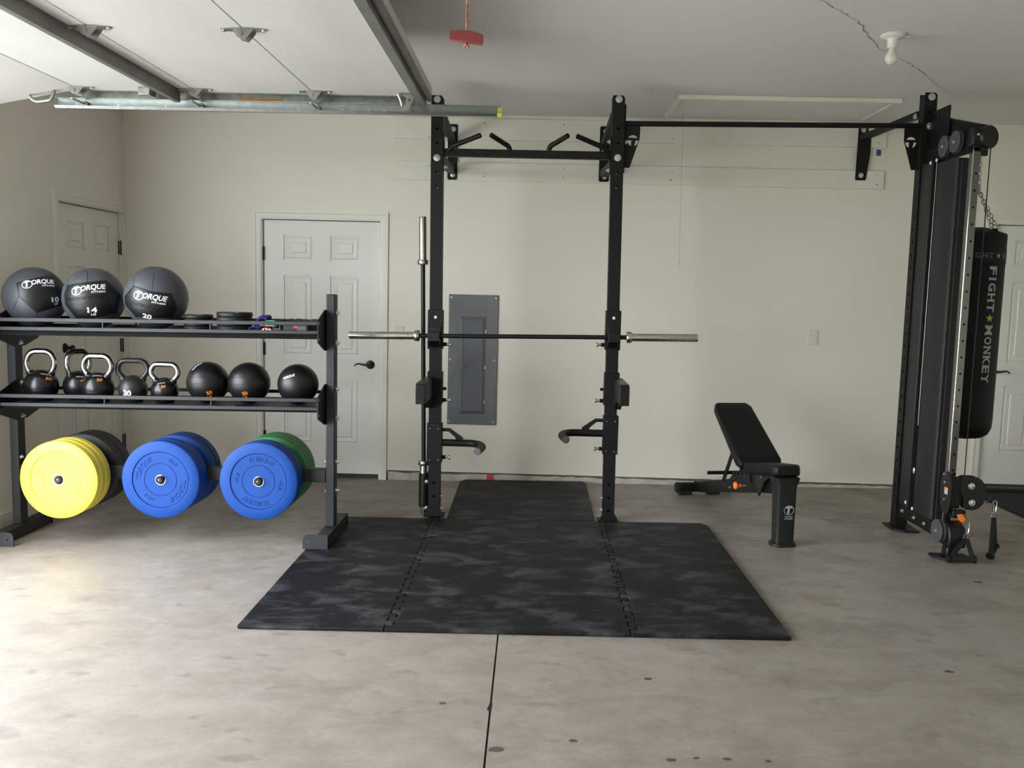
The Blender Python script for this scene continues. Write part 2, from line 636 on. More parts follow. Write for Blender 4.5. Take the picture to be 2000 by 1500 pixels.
# crack in the taped seam of the ceiling
pts = [(1.10, 3.92), (1.256, 4.102), (1.407, 4.273), (1.544, 4.42), (1.658, 4.624), (1.815, 4.847), (2.073, 5.119), (2.224, 5.301), (2.492, 5.659), (2.742, 5.953)]
fine = []
for i in range(len(pts) - 1):
    for k in range(6):
        t = k / 6
        fine.append((pts[i][0] * (1 - t) + pts[i + 1][0] * t + random.uniform(-.009, .009), pts[i][1] * (1 - t) + pts[i + 1][1] * t + random.uniform(-.009, .009)))
b = B()
P, F = [], []
for i, (x, y) in enumerate(fine):
    w = random.uniform(.0006, .0030) * (1 if 4 < i < 46 else .4)
    P += [(x - w * 1.3, y + w, CEIL_Z - .0008), (x + w * 1.3, y - w, CEIL_Z - .0008)]
for i in range(len(fine) - 1):
    F.append((2 * i, 2 * i + 1, 2 * i + 3, 2 * i + 2))
b.add(P, F)
b.obj('seam_crack', 'crack_shadow', ceiling, smooth=False)


# ------------------------------------------------------------------ doors
def door(name, fr, width, height, hinge_left, handle_u, handle_v, label, hinges, inner_shift=.03, z0=.012, panels=True, knob=False):
    """fr(u, v, w): u along the opening, v up, w out of the wall into the room"""
    root = thing(name, label, '', kind='structure', worldgeo=False)

    def pb(u0, u1, v0, v1, w0, w1):
        b = B()
        P = [fr(u, v, w) for u in (u0, u1) for v in (v0, v1) for w in (w0, w1)]
        b.add(P, [(0, 1, 3, 2), (4, 6, 7, 5), (0, 4, 5, 1), (2, 3, 7, 6), (0, 2, 6, 4), (1, 5, 7, 3)])
        return b
    # jamb lining
    g = .03
    pb(-g, -.006, -.02, height + g, -.11, -.001).obj('jamb', 'trim_paint', root)
    pb(width + .006, width + g, -.02, height + g, -.11, -.001).obj('jamb', 'trim_paint', root)
    pb(-.006, width + .006, height + .006, height + g, -.11, -.001).obj('jamb', 'trim_paint', root)
    cols = [(.155, .385), (width - .385, width - .155)]
    rows = [(height - .305, height - .11), (height - 1.045, height - .42), (height - 1.745, height - 1.225)]
    holes = []
    if panels:
        holes = [rect(a, c, d, e) for a, c in cols for d, e in rows]
    ws = -inner_shift
    leaf = B().plate(rect(0, width, z0, height), holes, lambda u, v, w: fr(u, v, ws - .010 + w), .010)
    # backing of the leaf behind the recessed panels
    P = [fr(u, v, w) for u in (0, width) for v in (z0, height) for w in (ws - .038, ws - .0101)]
    leaf.add(P, [(0, 1, 3, 2), (4, 6, 7, 5), (0, 4, 5, 1), (2, 3, 7, 6), (0, 2, 6, 4), (1, 5, 7, 3)])
    lo = leaf.obj('door_leaf', 'door_paint', root, smooth=False)
    if panels:
        for a, c in cols:
            for d, e in rows:
                b = B()
                ring = []
                for k, (ins, dep) in enumerate(((.012, -.0099), (.024, -.004), (.055, -.0075), (.062, -.001))):
                    ring += [fr(u, v, ws + dep) for u, v in rect(a + ins, c - ins, d + ins, e - ins)]
                F = []
                for k in range(3):
                    for i in range(4):
                        F.append((4 * k + i, 4 * k + (i + 1) % 4, 4 * k + 4 + (i + 1) % 4, 4 * k + 4 + i))
                F.append((12, 13, 14, 15))
                b.add(ring, F)
                b.obj('panel', 'door_paint', lo, smooth=False)
    pb(-g, width + g, -.06, height + g, -.118, -.072).obj('gap_light_block', 'jamb_shadow_gap', root, smooth=False)  # dark sheet added behind the leaf to block daylight through the gaps
    # dark strip under the leaf, the shade of the gap put into its colour
    pb(0, width, -.03, z0, ws - .03, ws - .004).obj('leaf_gap_shade', 'jamb_shadow_gap', root, smooth=False)
    # mitred casing with a stepped profile
    cw = .062
    for k in range(3):
        b = B()
        prof = [(0.004, 0), (0.004, .008), (.018, .011), (.040, .011), (.046, .016), (cw, .016), (cw, 0)]
        P = []
        if k == 0:
            ends = [lambda q: (-g + .022 - q, -.02), lambda q: (-g + .022 - q, height + g - .022 + q)]
        elif k == 1:
            ends = [lambda q: (width + g - .022 + q, -.02), lambda q: (width + g - .022 + q, height + g - .022 + q)]
        else:
            ends = [lambda q: (-g + .022 - q, height + g - .022 + q), lambda q: (width + g - .022 + q, height + g - .022 + q)]
        m = len(prof)
        for e in ends:
            for q, w in prof:
                u, v = e(q)
                P.append(fr(u, v, w))
        F = [(i, (i + 1) % m, m + (i + 1) % m, m + i) for i in range(m)] + [tuple(range(m)), tuple(range(2 * m - 1, m - 1, -1))]
        b.add(P, F)
        b.obj('casing_board', 'trim_paint', root, smooth=False)
    for v in hinges:
        uc = -.010 if hinge_left else width + .010
        b = B()
        b.cyl(fr(uc, v - .055, ws + .014), fr(uc, v + .055, ws + .014), .0075, n=10)
        P = [fr(u, vv, w) for u in (uc - .020, uc + .020) for vv in (v - .05, v + .05) for w in (ws - .004, ws + .004)]
        b.add(P, [(0, 1, 3, 2), (4, 6, 7, 5), (0, 4, 5, 1), (2, 3, 7, 6), (0, 2, 6, 4), (1, 5, 7, 3)])
        b.obj('hinge', 'bronze', root)
    if handle_u is not None:
        b = B()
        b.lathe([(0, 0), (.034, 0), (.034, .005), (.029, .011), (.014, .014), (.012, .05), (0, .05)], fr(handle_u, handle_v, ws), Vector(fr(0, 0, 1)) - Vector(fr(0, 0, 0)), 24)
        h = b.obj('handle', 'bronze', lo)
        if knob:
            B().lathe([(0, .04), (.014, .04), (.022, .050), (.024, .058), (.018, .066), (0, .068)], fr(handle_u, handle_v, ws), Vector(fr(0, 0, 1)) - Vector(fr(0, 0, 0)), 20).obj('knob', 'bronze', h)
            return root
        sgn = -1 if handle_u > width / 2 else 1
        pp = [(0, 0), (.02, .002), (.045, .002), (.065, .006), (.085, .010), (.105, .003), (.118, -.010)]
        b = B().tube([fr(handle_u + sgn * a, handle_v + c, ws + .05) for a, c in pp], [.010, .0095, .008, .007, .0065, .006, .004], n=10)
        b.obj('lever', 'bronze', h)
    return root


door('door_1', lambda u, v, w: (D1[0] + .03 + u, WALL_Y - w, v), D1[1] - D1[0] - .06, D1[2] - .03, True, .837, .894,
     'white six panel door in the back wall behind the storage rack', (1.744, 1.001, .30), z0=.020)
door('door_2', lambda u, v, w: (LEFT_X + w, D2[0] + .03 + u, v), D2[1] - D2[0] - .06, D2[2] - .03, False, .085, 1.032,
     'white door with black hinges in the left wall near the corner', (1.757, 1.005, .25), z0=fz(LEFT_X) + .03, knob=True)
door('door_3', lambda u, v, w: (D3[0] + .03 + u, WALL_Y - w, v), D3[1] - D3[0] - .06, D3[2] - .03, False, .048, .966,
     'white panelled door in the back wall behind the punching bag', (1.75, 1.0, .3), z0=.085)
B().box(D3[0] - .03, D3[1] + .05, WALL_Y - .12, WALL_Y - .002, fz(3.5) - .01, .078).obj('door_sill', 'black_rubber', bpy.data.objects['door_3'], bevel=.01)

# ------------------------------------------------------------------ things fixed to walls and ceiling
h = thing('attic_hatch', 'flat white ceiling hatch panel with pale trim strips near the back wall', 'hatch', (1.65, 6.33, CEIL_Z))
B().box(.96, 2.37, 6.02, 6.63, CEIL_Z - .010, CEIL_Z).obj('panel', 'ceiling_paint', h)
B().box(.93, 2.40, 5.985, 6.03, CEIL_Z - .030, CEIL_Z - .001).obj('trim_strip', 'trim_paint', h, bevel=.003)
B().box(.93, .96, 6.031, 6.66, CEIL_Z - .026, CEIL_Z - .001).obj('trim_strip', 'trim_paint', h, bevel=.003)
B().box(2.375, 2.40, 6.031, 6.66, CEIL_Z - .020, CEIL_Z - .001).obj('trim_strip', 'ceiling_paint', h, bevel=.003)

h = thing('pull_cord', 'thin white pull cord hanging in front of the wall beside the squat rig', 'cord', (1.06, 6.5, CEIL_Z))
B().tube([(1.045, 6.5, CEIL_Z - .008), (1.052, 6.5, 2.4), (1.058, 6.5, 2.0), (1.063, 6.5, 1.74)], .0019, n=6).obj('cord', 'string_white', h)
B().lathe([(0, -.022), (.006, -.020), (.007, -.008), (.003, .002), (0, .004)], (1.063, 6.5, 1.738), n=12).obj('cord_knob', 'string_white', h)

h = thing('ceiling_light', 'bare unlit bulb in a white porcelain ceiling socket', 'lamp', (1.775, 4.6, CEIL_Z))
B().lathe([(0, 0), (.058, 0), (.060, -.008), (.052, -.016), (.032, -.020), (.026, -.028), (.025, -.058), (.019, -.064), (0, -.064)], (1.775, 4.6, CEIL_Z), n=28).obj('socket', 'porcelain', h)
B().lathe([(0, -.060), (.014, -.060), (.016, -.075), (.024, -.090), (.031, -.106), (.0325, -.118), (.028, -.132), (.016, -.143), (0, -.146)], (1.775, 4.6, CEIL_Z), n=24).obj('bulb', 'bulb_glass', h)
B().tube([(1.80, 4.6, CEIL_Z - .006), (1.86, 4.60, CEIL_Z - .006)], .008, n=8).obj('junction_nub', 'ceiling_paint', h)

# wooden ledger boards the rig is bolted to
for z0, z1, lab in ((2.632, 2.790, 'long white painted board screwed high on the back wall, just under the ceiling'),
                    (2.325, 2.462, 'long white painted board screwed to the back wall, lower of the two')):
    h = thing('ledger_board', lab, 'board', (.76, WALL_Y, z0))
    B().box(-1.09, 2.615, WALL_Y - .020, WALL_Y - .0005, z0, z1).obj('board', 'board_paint', h, bevel=.002)
    for x in (-.40, .20, .56, 1.02, 2.56):
        for z in (z0 + .035, z1 - .035):
            B().cyl((x + random.uniform(-.01, .01), WALL_Y - .0215, z), (x, WALL_Y - .019, z), .0045, n=8).obj('screw', 'crack_shadow', h)

# electrical panel
h = thing('electrical_panel', 'tall gray metal electrical panel mounted on the back wall behind the rig', 'electrical panel', (-.46, WALL_Y, .446))
B().box(-.653, -.268, WALL_Y - .012, WALL_Y - .0005, .446, 1.462).obj('cover', 'panel_gray', h, bevel=.004)
b = B()
ring = []
for ins, d in ((0, .0122), (.024, .0235), (.028, .0205), (.030, .0205)):
    ring += [(u, WALL_Y - d, v) for u, v in rect(-.565 + ins, -.362 - ins, .532 + ins, 1.292 - ins)]
F = [(4 * k + i, 4 * k + (i + 1) % 4, 4 * k + 4 + (i + 1) % 4, 4 * k + 4 + i) for k in range(3) for i in range(4)] + [(12, 13, 14, 15)]
b.add(ring, F)
dr = b.obj('panel_door', 'panel_door_gray', h, smooth=False)
B().box(-.542, -.506, WALL_Y - .026, WALL_Y - .019, .888, .928).obj('latch', 'panel_gray', dr, bevel=.003)
B().box(-.530, -.524, WALL_Y - .029, WALL_Y - .025, .899, .916).obj('latch_slider', 'black_plate', dr)
for z in (.63, .90, 1.18):
    B().cyl((-.363, WALL_Y - .023, z - .012), (-.363, WALL_Y - .023, z + .012), .0035, n=8).obj('hinge_pin', 'zinc_bolt', dr)
for x, z in ((-.633, 1.437), (-.288, 1.437), (-.637, .955), (-.292, .955), (-.637, .470), (-.290, .470)):
    B().lathe([(0, 0), (.008, 0), (.006, .004), (0, .005)], (x, WALL_Y - .012, z), (0, -1, 0), 12).obj('screw', 'zinc_bolt', h)

h = thing('wall_outlet', 'white duplex wall outlet right of the squat rig', 'outlet', (2.16, WALL_Y, 1.2))
B().box(2.122, 2.198, WALL_Y - .006, WALL_Y - .0005, 1.139, 1.255).obj('cover_plate', 'white_plastic', h, bevel=.003)
for z in (1.172, 1.222):
    b = B().lathe([(0, 0), (.017, 0), (.017, .003), (0, .003)], (2.16, WALL_Y - .006, z), (0, -1, 0), 20)
    r_ = b.obj('receptacle', 'trim_paint', h)
    for dx in (-.006, .006):
        B().box(2.16 + dx - .001, 2.16 + dx + .001, WALL_Y - .0096, WALL_Y - .0088, z - .004, z + .005).obj('slot', 'jamb_shadow_gap', r_)
h = thing('light_switch', 'white light switch plate beside the six panel door', 'light switch', (-1.035, WALL_Y, 1.146))
B().box(-1.073, -1.001, WALL_Y - .006, WALL_Y - .0005, 1.089, 1.203).obj('cover_plate', 'white_plastic', h, bevel=.003)
B().box(-1.042, -1.032, WALL_Y - .016, WALL_Y - .005, 1.138, 1.158).obj('toggle', 'white_plastic', h, bevel=.002)
tag(B().plate([(2.552, 2.575), (2.587, 2.576), (2.588, 2.612), (2.578, 2.622), (2.552, 2.620)], [], XZ(WALL_Y - .0015), .001).obj('tape_piece', 'blue_tape', smooth=False),
    'small piece of blue tape on the wall under the upper board', 'tape')
tag(B().box(-.332, -.281, WALL_Y - .0175, WALL_Y - .0155, fz(-.3) + .006, .053).obj('tape_strip', 'red_tape', smooth=False), 'red tape strip on the concrete curb behind the platform', 'tape')
tag(B().box(1.452, 1.487, WALL_Y - .0175, WALL_Y - .0155, fz(1.47) + .012, .052).obj('tape_strip', 'red_tape', smooth=False), 'red tape strip on the concrete curb behind the bench', 'tape')

# ================================================================== garage door overhead
GD_Z = 2.475            # underside of the open door
GD_Y0, GD_Y1 = -.30, 4.59
door_x = [-.547, -1.153, -1.762, -2.372]
gd = thing('garage_door', 'open white sectional garage door lying overhead under the ceiling', 'garage door', (-1.7, 2.1, GD_Z))
tilt = math.tan(radians(11))


def gz(x):
    return GD_Z if x > -2.372 else GD_Z - (-2.372 - x) * tilt


def section(x0, x1):
    b = B()
    P = []
    for x in (x0, x1):
        for y in (GD_Y0, GD_Y1):
            for dz in (0, .045):
                P.append((x, y, gz(x) + dz))
    b.add(P, [(0, 1, 3, 2), (4, 6, 7, 5), (0, 4, 5, 1), (2, 3, 7, 6), (0, 2, 6, 4), (1, 5, 7, 3)])
    return b.obj('section', 'garage_door_skin', gd, bevel=.003)


sections = [section(door_x[i + 1] + .0015, door_x[i] - .0015) for i in range(3)]
sections.append(section(-2.98, -2.3735))
# stiffening struts across the sections
b = B()
x0 = -1.885
prof = [(x0, 0), (x0, -.003), (x0 + .012, -.006), (x0 + .012, -.058), (x0 + .040, -.058), (x0 + .040, -.006), (x0 + .05, -.003), (x0 + .05, 0)]
b.plate([(u, v) for u, v in prof], [], lambda u, v, w: (u, GD_Y0 + w, GD_Z - .0005 + v), GD_Y1 - GD_Y0 - .01)
b.obj('strut', 'strut_steel', gd, smooth=False)
b = B()
x0 = -.640
prof = [(x0, 0), (x0, -.004), (x0 + .018, -.006), (x0 + .022, -.050), (x0 + .064, -.050), (x0 + .066, -.020), (x0 + .072, -.018), (x0 + .076, -.028), (x0 + .092, -.028), (x0 + .092, 0)]
b.plate(prof, [], lambda u, v, w: (u, GD_Y0 + w, GD_Z - .0005 + v), GD_Y1 - GD_Y0 + .008)
b.obj('strut', 'strut_steel', gd, smooth=False)


def hinge(x, y):
    """stamped wing hinge under the joint at x"""
    zz = GD_Z - .0006
    b = B()
    wing = [(-.088, -.011), (-.070, -.016), (-.030, -.026), (.030, -.026), (.070, -.016), (.088, -.011), (.088, .011), (.070, .016), (.03, .026), (-.03, .026), (-.07, .016), (-.088, .011)]
    b.plate(wing, [], lambda u, v, w: (x + u, y + v, zz - w), .004)
    h = b.obj('hinge', 'dull_zinc', gd)
    b = B()
    for s in (-1, 1):
        b.plate([(-.040, 0), (-.018, -.032), (0.012, -.040), (.034, -.016), (.044, 0)], [], lambda u, v, w: (x + u, y + s * .022 + w, zz - .003 + v), .0025)
    b.cyl((x - .006, y - .028, zz - .020), (x - .006, y + .028, zz - .020), .009, n=14)
    b.obj('knuckle', 'dull_zinc', h)
    for u in (-.078, .078):
        B().lathe([(0, 0), (.009, 0), (.009, .006), (0, .007)], (x + u, y, zz - .004), (0, 0, -1), 6).obj('bolt', 'zinc_bolt', h)
    return h


for x in door_x[1:3]:
    for y in (3.49, 2.30, 1.10, -.1):
        hinge(x, y)
TZ0, TZ1 = 2.385, 2.436
for x in door_x[1:]:
    hinge(x + .012, 4.535)
    B().cyl((x + .002, 4.50, TZ1 - .0255), (x + .002, 4.645, TZ1 - .0255), .0055, n=10).obj('roller_stem', 'zinc_bolt', gd)
    B().lathe([(0, 0), (.017, 0), (.0185, .006), (.017, .014), (0, .014)], (x + .002, 4.626, TZ1 - .0255), (0, 1, 0), 18).obj('roller', 'dull_zinc', gd)
# top fixture near the strut and the bottom bracket
b = B()
b.plate([(-.705, GD_Z - .002), (-.62, GD_Z - .002), (-.635, GD_Z - .022), (-.66, TZ1 - .045), (-.682, TZ1 - .045), (-.672, GD_Z - .022)], [rect(-.664, -.650, GD_Z - .040, GD_Z - .026)], XZ(4.545), .004)
b.box(-.705, -.62, 4.52, 4.575, GD_Z - .006, GD_Z - .002)
b.obj('top_bracket', 'dull_zinc', gd)
B().tube([(-.715, 4.54, GD_Z - .004), (-.700, 4.54, GD_Z - .035), (-.692, 4.54, TZ1 - .025)], .006, n=8).obj('top_bracket_arm', 'zinc_bolt', gd)
B().lathe([(0, 0), (.017, 0), (.0185, .006), (.017, .014), (0, .014)], (-.67, 4.626, TZ1 - .0255), (0, 1, 0), 18).obj('roller', 'dull_zinc', gd)
b = B().tube(arc_pts([(-2.605, 4.53, gz(-2.605) - .002), (-2.590, 4.53, gz(-2.6) - .022), (-2.565, 4.53, gz(-2.56) - .042), (-2.49, 4.53, gz(-2.49) - .045), (-2.475, 4.53, gz(-2.47) - .004)], .02), .009, n=8)
b.obj('lift_handle', 'galvanized', gd)
B().box(-2.03, -1.97, 4.50, 4.58, GD_Z - .040, GD_Z - .0008).obj('lock_bracket', 'dull_zinc', gd, bevel=.003)
# end stile along the far edge
B().box(-2.37, -.55, GD_Y1 - .004, GD_Y1 + .003, GD_Z - .006, GD_Z + .044).obj('end_stile', 'galvanized', gd)

# the horizontal track
tr = thing('garage_door_track', 'galvanized horizontal track carrying the open garage door, with a yellow tip', 'door track', (-1.3, 4.65, TZ0))
b = B()
prof = [(4.602, TZ1), (4.650, TZ1 + .002), (4.653, TZ1 - .002), (4.653, TZ0 + .002), (4.648, TZ0), (4.618, TZ0 - .001), (4.604, TZ0 + .012),
        (4.606, TZ0 + .013), (4.619, TZ0 + .002), (4.648, TZ0 + .003), (4.650, TZ1 - .001), (4.602, TZ1 - .003)]
b.plate(prof, [], lambda u, v, w: (-2.52 + w, u, v), 2.33)
b.obj('channel', 'galvanized', tr, smooth=False)
b = B()
b.plate([(4.602, TZ1 + .0005), (4.6545, TZ1 + .0026), (4.6545, TZ0 - .0006), (4.62, TZ0 - .0026), (4.6025, TZ0 + .012), (4.605, TZ0 + .0135), (4.619, TZ0 + .0025), (4.6475, TZ0 + .0035), (4.6495, TZ1 - .0015), (4.602, TZ1 - .0035)], [], lambda u, v, w: (-.212 + w, u, v), .0235)
b.obj('painted_tip', 'yellow_paint', tr, smooth=False)
b = B().box(-2.40, -.62, 4.656, 4.659, TZ1 - .03, GD_Z + .02)
b.obj('support_angle', 'dull_zinc', tr)
B().box(-1.56, -1.335, 4.6548, 4.6560, TZ1 + .004, TZ1 + .024).obj('sticker', 'orange_sticker', tr)
for x in (-2.42, -2.2, -1.95, -1.25, -1.02, -.88, -.80):
    B().lathe([(0, 0), (.006, 0), (.005, .003), (0, .004)], (x, 4.650, (TZ0 + TZ1) / 2), (0, -1, 0), 10).obj('rivet', 'zinc_bolt', tr)
for x in (-1.9, -.75):
    B().box(x - .016, x + .016, 4.660, 4.664, TZ1 - .02, CEIL_Z).obj('hanger_strap', 'dull_zinc', tr)

# emergency release
h = thing('release_cord', 'red emergency release handle hanging on a red and white rope', 'pull handle', (-.212, 2.6, 2.21))
B().tube([(-.213, 2.6, CEIL_Z - .002), (-.213, 2.6, 2.5), (-.2125, 2.6, 2.195)], .0028, n=8).obj('rope', 'red_rope', h)
b = B()
out = [(-.262, 2.203), (-.2585, 2.200), (-.213, 2.196), (-.168, 2.190), (-.165, 2.195), (-.164, 2.214), (-.168, 2.217), (-.19, 2.2235), (-.213, 2.227), (-.236, 2.2275), (-.258, 2.2265), (-.261, 2.224)]
b.plate(out, [], XZ(2.589), .022)
b.obj('handle', 'red_plastic', h, bevel=.003)
b = B()
for dx, dz, r in ((0, -.006, .006), (.004, -.011, .005), (-.003, -.010, .005)):
    b.sphere((-.2125 + dx, 2.6, 2.194 + dz), r, 10, 8)
b.obj('knot', 'red_rope', h)

# ================================================================== squat rig
RY0, RY1 = 5.58, 5.656            # front and back of the uprights
HW = .038
LX, RX = -.623, .512
BAR_Y = 5.520
rig = thing('squat_rig', 'black steel squat rig bolted to the wall with two uprights and pull-up bars', 'squat rack', (-.05, 5.62, 0))


def upright_mesh(cx, z0, z1, holes_f, holes_s=(), ry0=RY0, ry1=RY1, lean=0.0):
    b = B()
    hf = [circ(cx, z, .0085, 10) for z in holes_f]
    cut = .016
    out = [(cx - HW, z0), (cx + HW, z0), (cx + HW, z1 - cut), (cx + HW - cut * .8, z1), (cx - HW, z1)]
    b.plate(out, hf, XZ(ry0), .004)
    b.plate(out, hf, XZ(ry1 - .004), .004)
    hs = [circ((ry0 + ry1) / 2, z, .0095, 10) for z in holes_s]
    for sx in (cx - HW, cx + HW - .004):
        b.plate(rect(ry0 + .004, ry1 - .004, z0, z1 - cut), hs, YZ(sx), .004)
    if lean:
        for p in b.v:
            p.x += lean * (p.z - 1.3)
    return b


def disc_bolt(p, axis, r, parent, name='bolt', m='zinc_bolt'):
    b = B().lathe([(0, 0), (r, 0), (r, .003), (r * .55, .004), (r * .5, .010), (0, .011)], p, axis, 18)
    return b.obj(name, m, parent)


def hex_bolt(p, axis, parent, r=.012, ln=.018):
    b = B().lathe([(0, 0), (r * 1.35, 0), (r * 1.35, .003), (r, .003), (r, ln * .6), (r * .6, ln * .65), (r * .55, ln), (0, ln)], p, axis, 8)
    return b.obj('bolt', 'zinc_bolt', parent)


for cx, top, dz in ((LX, 2.695, 0), (RX, 2.715, .022)):
    zs = [2.492 + dz, 2.402 + dz, 2.224 + dz, 2.134 + dz, .239 + dz, .150 + dz, .065 + dz]
    up = upright_mesh(cx, fz(cx) + .004, top, zs, [z for z in (2.05 - .09 * k + dz for k in range(22))], lean=-.010 if cx > 0 else -.006).obj('upright', 'black_powder', rig)
    lx = (lambda z, c=cx: c + (-.010 if c > 0 else -.006) * (z - 1.3))
    for z in (2.670 + dz, 2.314 + dz):
        disc_bolt((lx(z), RY0, z), (0, -1, 0), .0215, up)
    # base plate gusseted round the foot
    bz = fz(cx) + (.019 if cx < 0 else .002)
    b = B()
    b.plate([(lx(0) - .066, bz), (lx(0) + .066, bz), (lx(0) + .066, bz + .012), (lx(0) + .042, bz + .055), (lx(0) + .038, bz + .062), (lx(0) - .038, bz + .062), (lx(0) - .042, bz + .055), (lx(0) - .066, bz + .012)], [], XZ(RY0 - .006), .005)
    b.box(lx(0) - .066, lx(0) + .066, RY0 - .006, RY1 + .03, bz - .0, bz + .008)
    b.obj('base_plate', 'black_powder', rig, bevel=.002)
    for z in (.14, .06):
        hex_bolt((lx(z) + (HW if cx < 0 else -HW), 5.618, z + dz), (1 if cx < 0 else -1, 0, 0), rig, .008, .02)

# wall brackets: plate on the boards, braces down from the upright
for (x0, x1, z0, z1, cx, sgn) in ((-.680, -.606, 2.329, 2.742, LX, 1), (.470, .548, 2.337, 2.748, RX, -1)):
    b = B().plate(rrect(x0, x1, z0, z1, .012), [rect(x0 + .014, x1 - .014, 2.545, 2.575)], XZ(WALL_Y - .027), .006)
    br = b.obj('wall_bracket', 'black_powder', rig)
    for z in (z0 + .038, z1 - .038):
        disc_bolt(((x0 + x1) / 2 + .004, WALL_Y - .027, z), (0, -1, 0), .019, br)
    xm = (x0 + x1) / 2
    B().bar((cx - .014, RY1 + .001, 2.655), (xm - .005, WALL_Y - .028, 2.615), .050, .050).obj('wall_stringer', 'black_powder', br, bevel=.004)
    B().bar((cx - .006, RY1 + .001, 2.335), (xm - .005, WALL_Y - .028, 2.395), .050, .050).obj('wall_stringer', 'black_powder', br, bevel=.004)

# multi grip pull-up bar
pz = 2.352
xl, xr = LX + HW - .008, RX - HW - .012
b = B().box(xl + .006, xr - .006, 5.597, 5.642, pz - .024, pz + .024)
pb_ = b.obj('pull_up_bar', 'black_powder', rig, bevel=.004)
for s, xe in ((1, xl), (-1, xr)):
    b = B().plate(rrect(5.588, 5.650, pz - .115, pz + .115, .012), [], YZ(xe + (.0005 if s > 0 else -.0065)), .006)
    b.obj('end_plate', 'black_powder', pb_)
    for z in (pz + .085, pz - .09):
        hex_bolt((xe + s * .007, 5.61, z), (s, 0, 0), rig, .011, .020)
        xo = (LX - HW - .006 if s > 0 else RX + HW - .006)
        hex_bolt((xo - .006 * (z - 1.3) * 0 - (.001 if s > 0 else -.004), 5.61, z), (-s, 0, 0), rig, .011, .022)
yb, yf = 5.62, 5.56
gr = .0155
for s in (1, -1):
    c0 = -.0555
    # outer angled grip from the end and inner kinked grip
    q = [(xl + .030, pz + .006), (xl + .062, pz + .036), (-.352, 2.443)]
    if s < 0:
        q = [(2 * c0 - x, z + .006) for x, z in q]
    B().tube(arc_pts([(q[0][0], yb - .01, q[0][1]), (q[1][0], yb - .04, q[1][1]), (q[2][0], 5.50, q[2][1])], .03), gr, n=14).obj('grip', 'black_powder', pb_)
    q = [(-.172, pz + .02), (-.182, 2.398), (-.205, 2.408), (-.288, 2.446)]
    if s < 0:
        q = [(2 * c0 - x + .010, z + .006) for x, z in q]
    B().tube(arc_pts([(q[0][0], yb - .01, q[0][1]), (q[1][0], yb - .02, q[1][1]), (q[2][0], 5.585, q[2][1]), (q[3][0], 5.50, q[3][1])], .025), gr, n=14).obj('grip', 'black_powder', pb_)

# long straight pull-up bar to the cable tower, with cut-out gussets
TX = 2.412
lb = B().cyl((RX + HW - .006, 5.618, 2.552), (TX - HW - .003, 5.618, 2.574), .0165, n=20).obj('long_pull_up_bar', 'black_powder', rig)


def gusset(xa, zt, sgn):
    """tapered plate with the circled T cut out of it; sgn +1 grows to +x"""
    out = [(0, .022), (.094, .022), (.094, -.012), (.092, -.075), (.036, -.252), (0, -.252)]
    ccx, ccz, R = .050, -.085, .034
    hs = []
    # cap over the T, then the pieces left and right of its stem
    a0, a1 = radians(28), radians(152)
    hs.append([(ccx + R * cos(a0 + (a1 - a0) * i / 8), ccz + R * sin(a0 + (a1 - a0) * i / 8)) for i in range(9)])
    for q in (1, -1):
        pts = []
        for i in range(7):
            t = radians(2 + (-66 - 2) * i / 6)
            pts.append((ccx + q * R * cos(t), ccz + R * sin(t)))
        pts.append((ccx + q * .014 - .004 * q, ccz - R * .93))
        pts.append((ccx + q * .014 + .004, ccz + R * .035))
        hs.append(pts)
    fx = lambda P: [(xa + sgn * u, zt + v) for u, v in P]
    if sgn < 0:
        hs = [[(2 * ccx - u, v) for u, v in H] for H in hs]
    return B().plate(fx(out), [fx(H) for H in hs], XZ(5.612), .007)


gusset(RX + HW - .004, 2.534, 1).obj('gusset', 'black_powder', rig)
gusset(TX - HW - .004, 2.556, -1).obj('gusset', 'black_powder', rig)
B().box(RX + HW - .0105, RX + HW - .004, 5.585, 5.652, 2.245, 2.665).obj('mount_plate', 'black_powder', rig, bevel=.004)
for z in (2.61, 2.26):
    hex_bolt((RX + HW - .003, 5.618, z), (1, 0, 0), rig, .011, .02)
# the third wall bracket behind the tower
b = B().plate([(2.398, 2.395), (2.404, 2.388), (2.470, 2.388), (2.476, 2.395), (2.498, 2.58), (2.498, 2.70), (2.478, 2.72), (2.472, 2.786), (2.402, 2.786)], [rect(2.428, 2.436, 2.555, 2.568)], XZ(WALL_Y - .027), .006)
br = b.obj('wall_bracket', 'black_powder', rig)
for z in (2.425, 2.758):
    disc_bolt((2.437, WALL_Y - .027, z), (0, -1, 0), .019, br)
B().bar((TX - .02, 5.672, 2.655), (2.43, WALL_Y - .028, 2.70), .045, .040).obj('wall_stringer', 'black_powder', br, bevel=.004)
disc_bolt((TX - HW - .006, 5.69, 2.645), (-1, -.4, 0), .016, br)


# ------------------------------------------------------------------ attachments on the uprights
def pop_pin(x, z, s, parent, y=5.618):
    b = B().cyl((x, y, z), (x + s * .024, y, z), .0125, n=14)
    p = b.obj('pin_collar', 'black_powder', parent)
    B().lathe([(0, .020), (.0085, .020), (.0085, .044), (.0155, .046), (.0165, .050), (.015, .054), (0, .055)], (x, y, z), (s, 0, 0), 16).obj('pin_knob', 'chrome', p)


def sleeve(cx, z0, z1, parent, name='sleeve', yb=RY1 - .01):
    b = B()
    b.box(cx - HW - .010, cx + HW + .010, RY0 - .010, RY0 - .0025, z0, z1)
    b.box(cx - HW - .010, cx - HW - .0035, RY0 - .0025, yb, z0, z1)
    b.box(cx + HW + .0035, cx + HW + .010, RY0 - .0025, yb, z0, z1)
    return b.obj(name, 'black_powder', parent, bevel=.002)


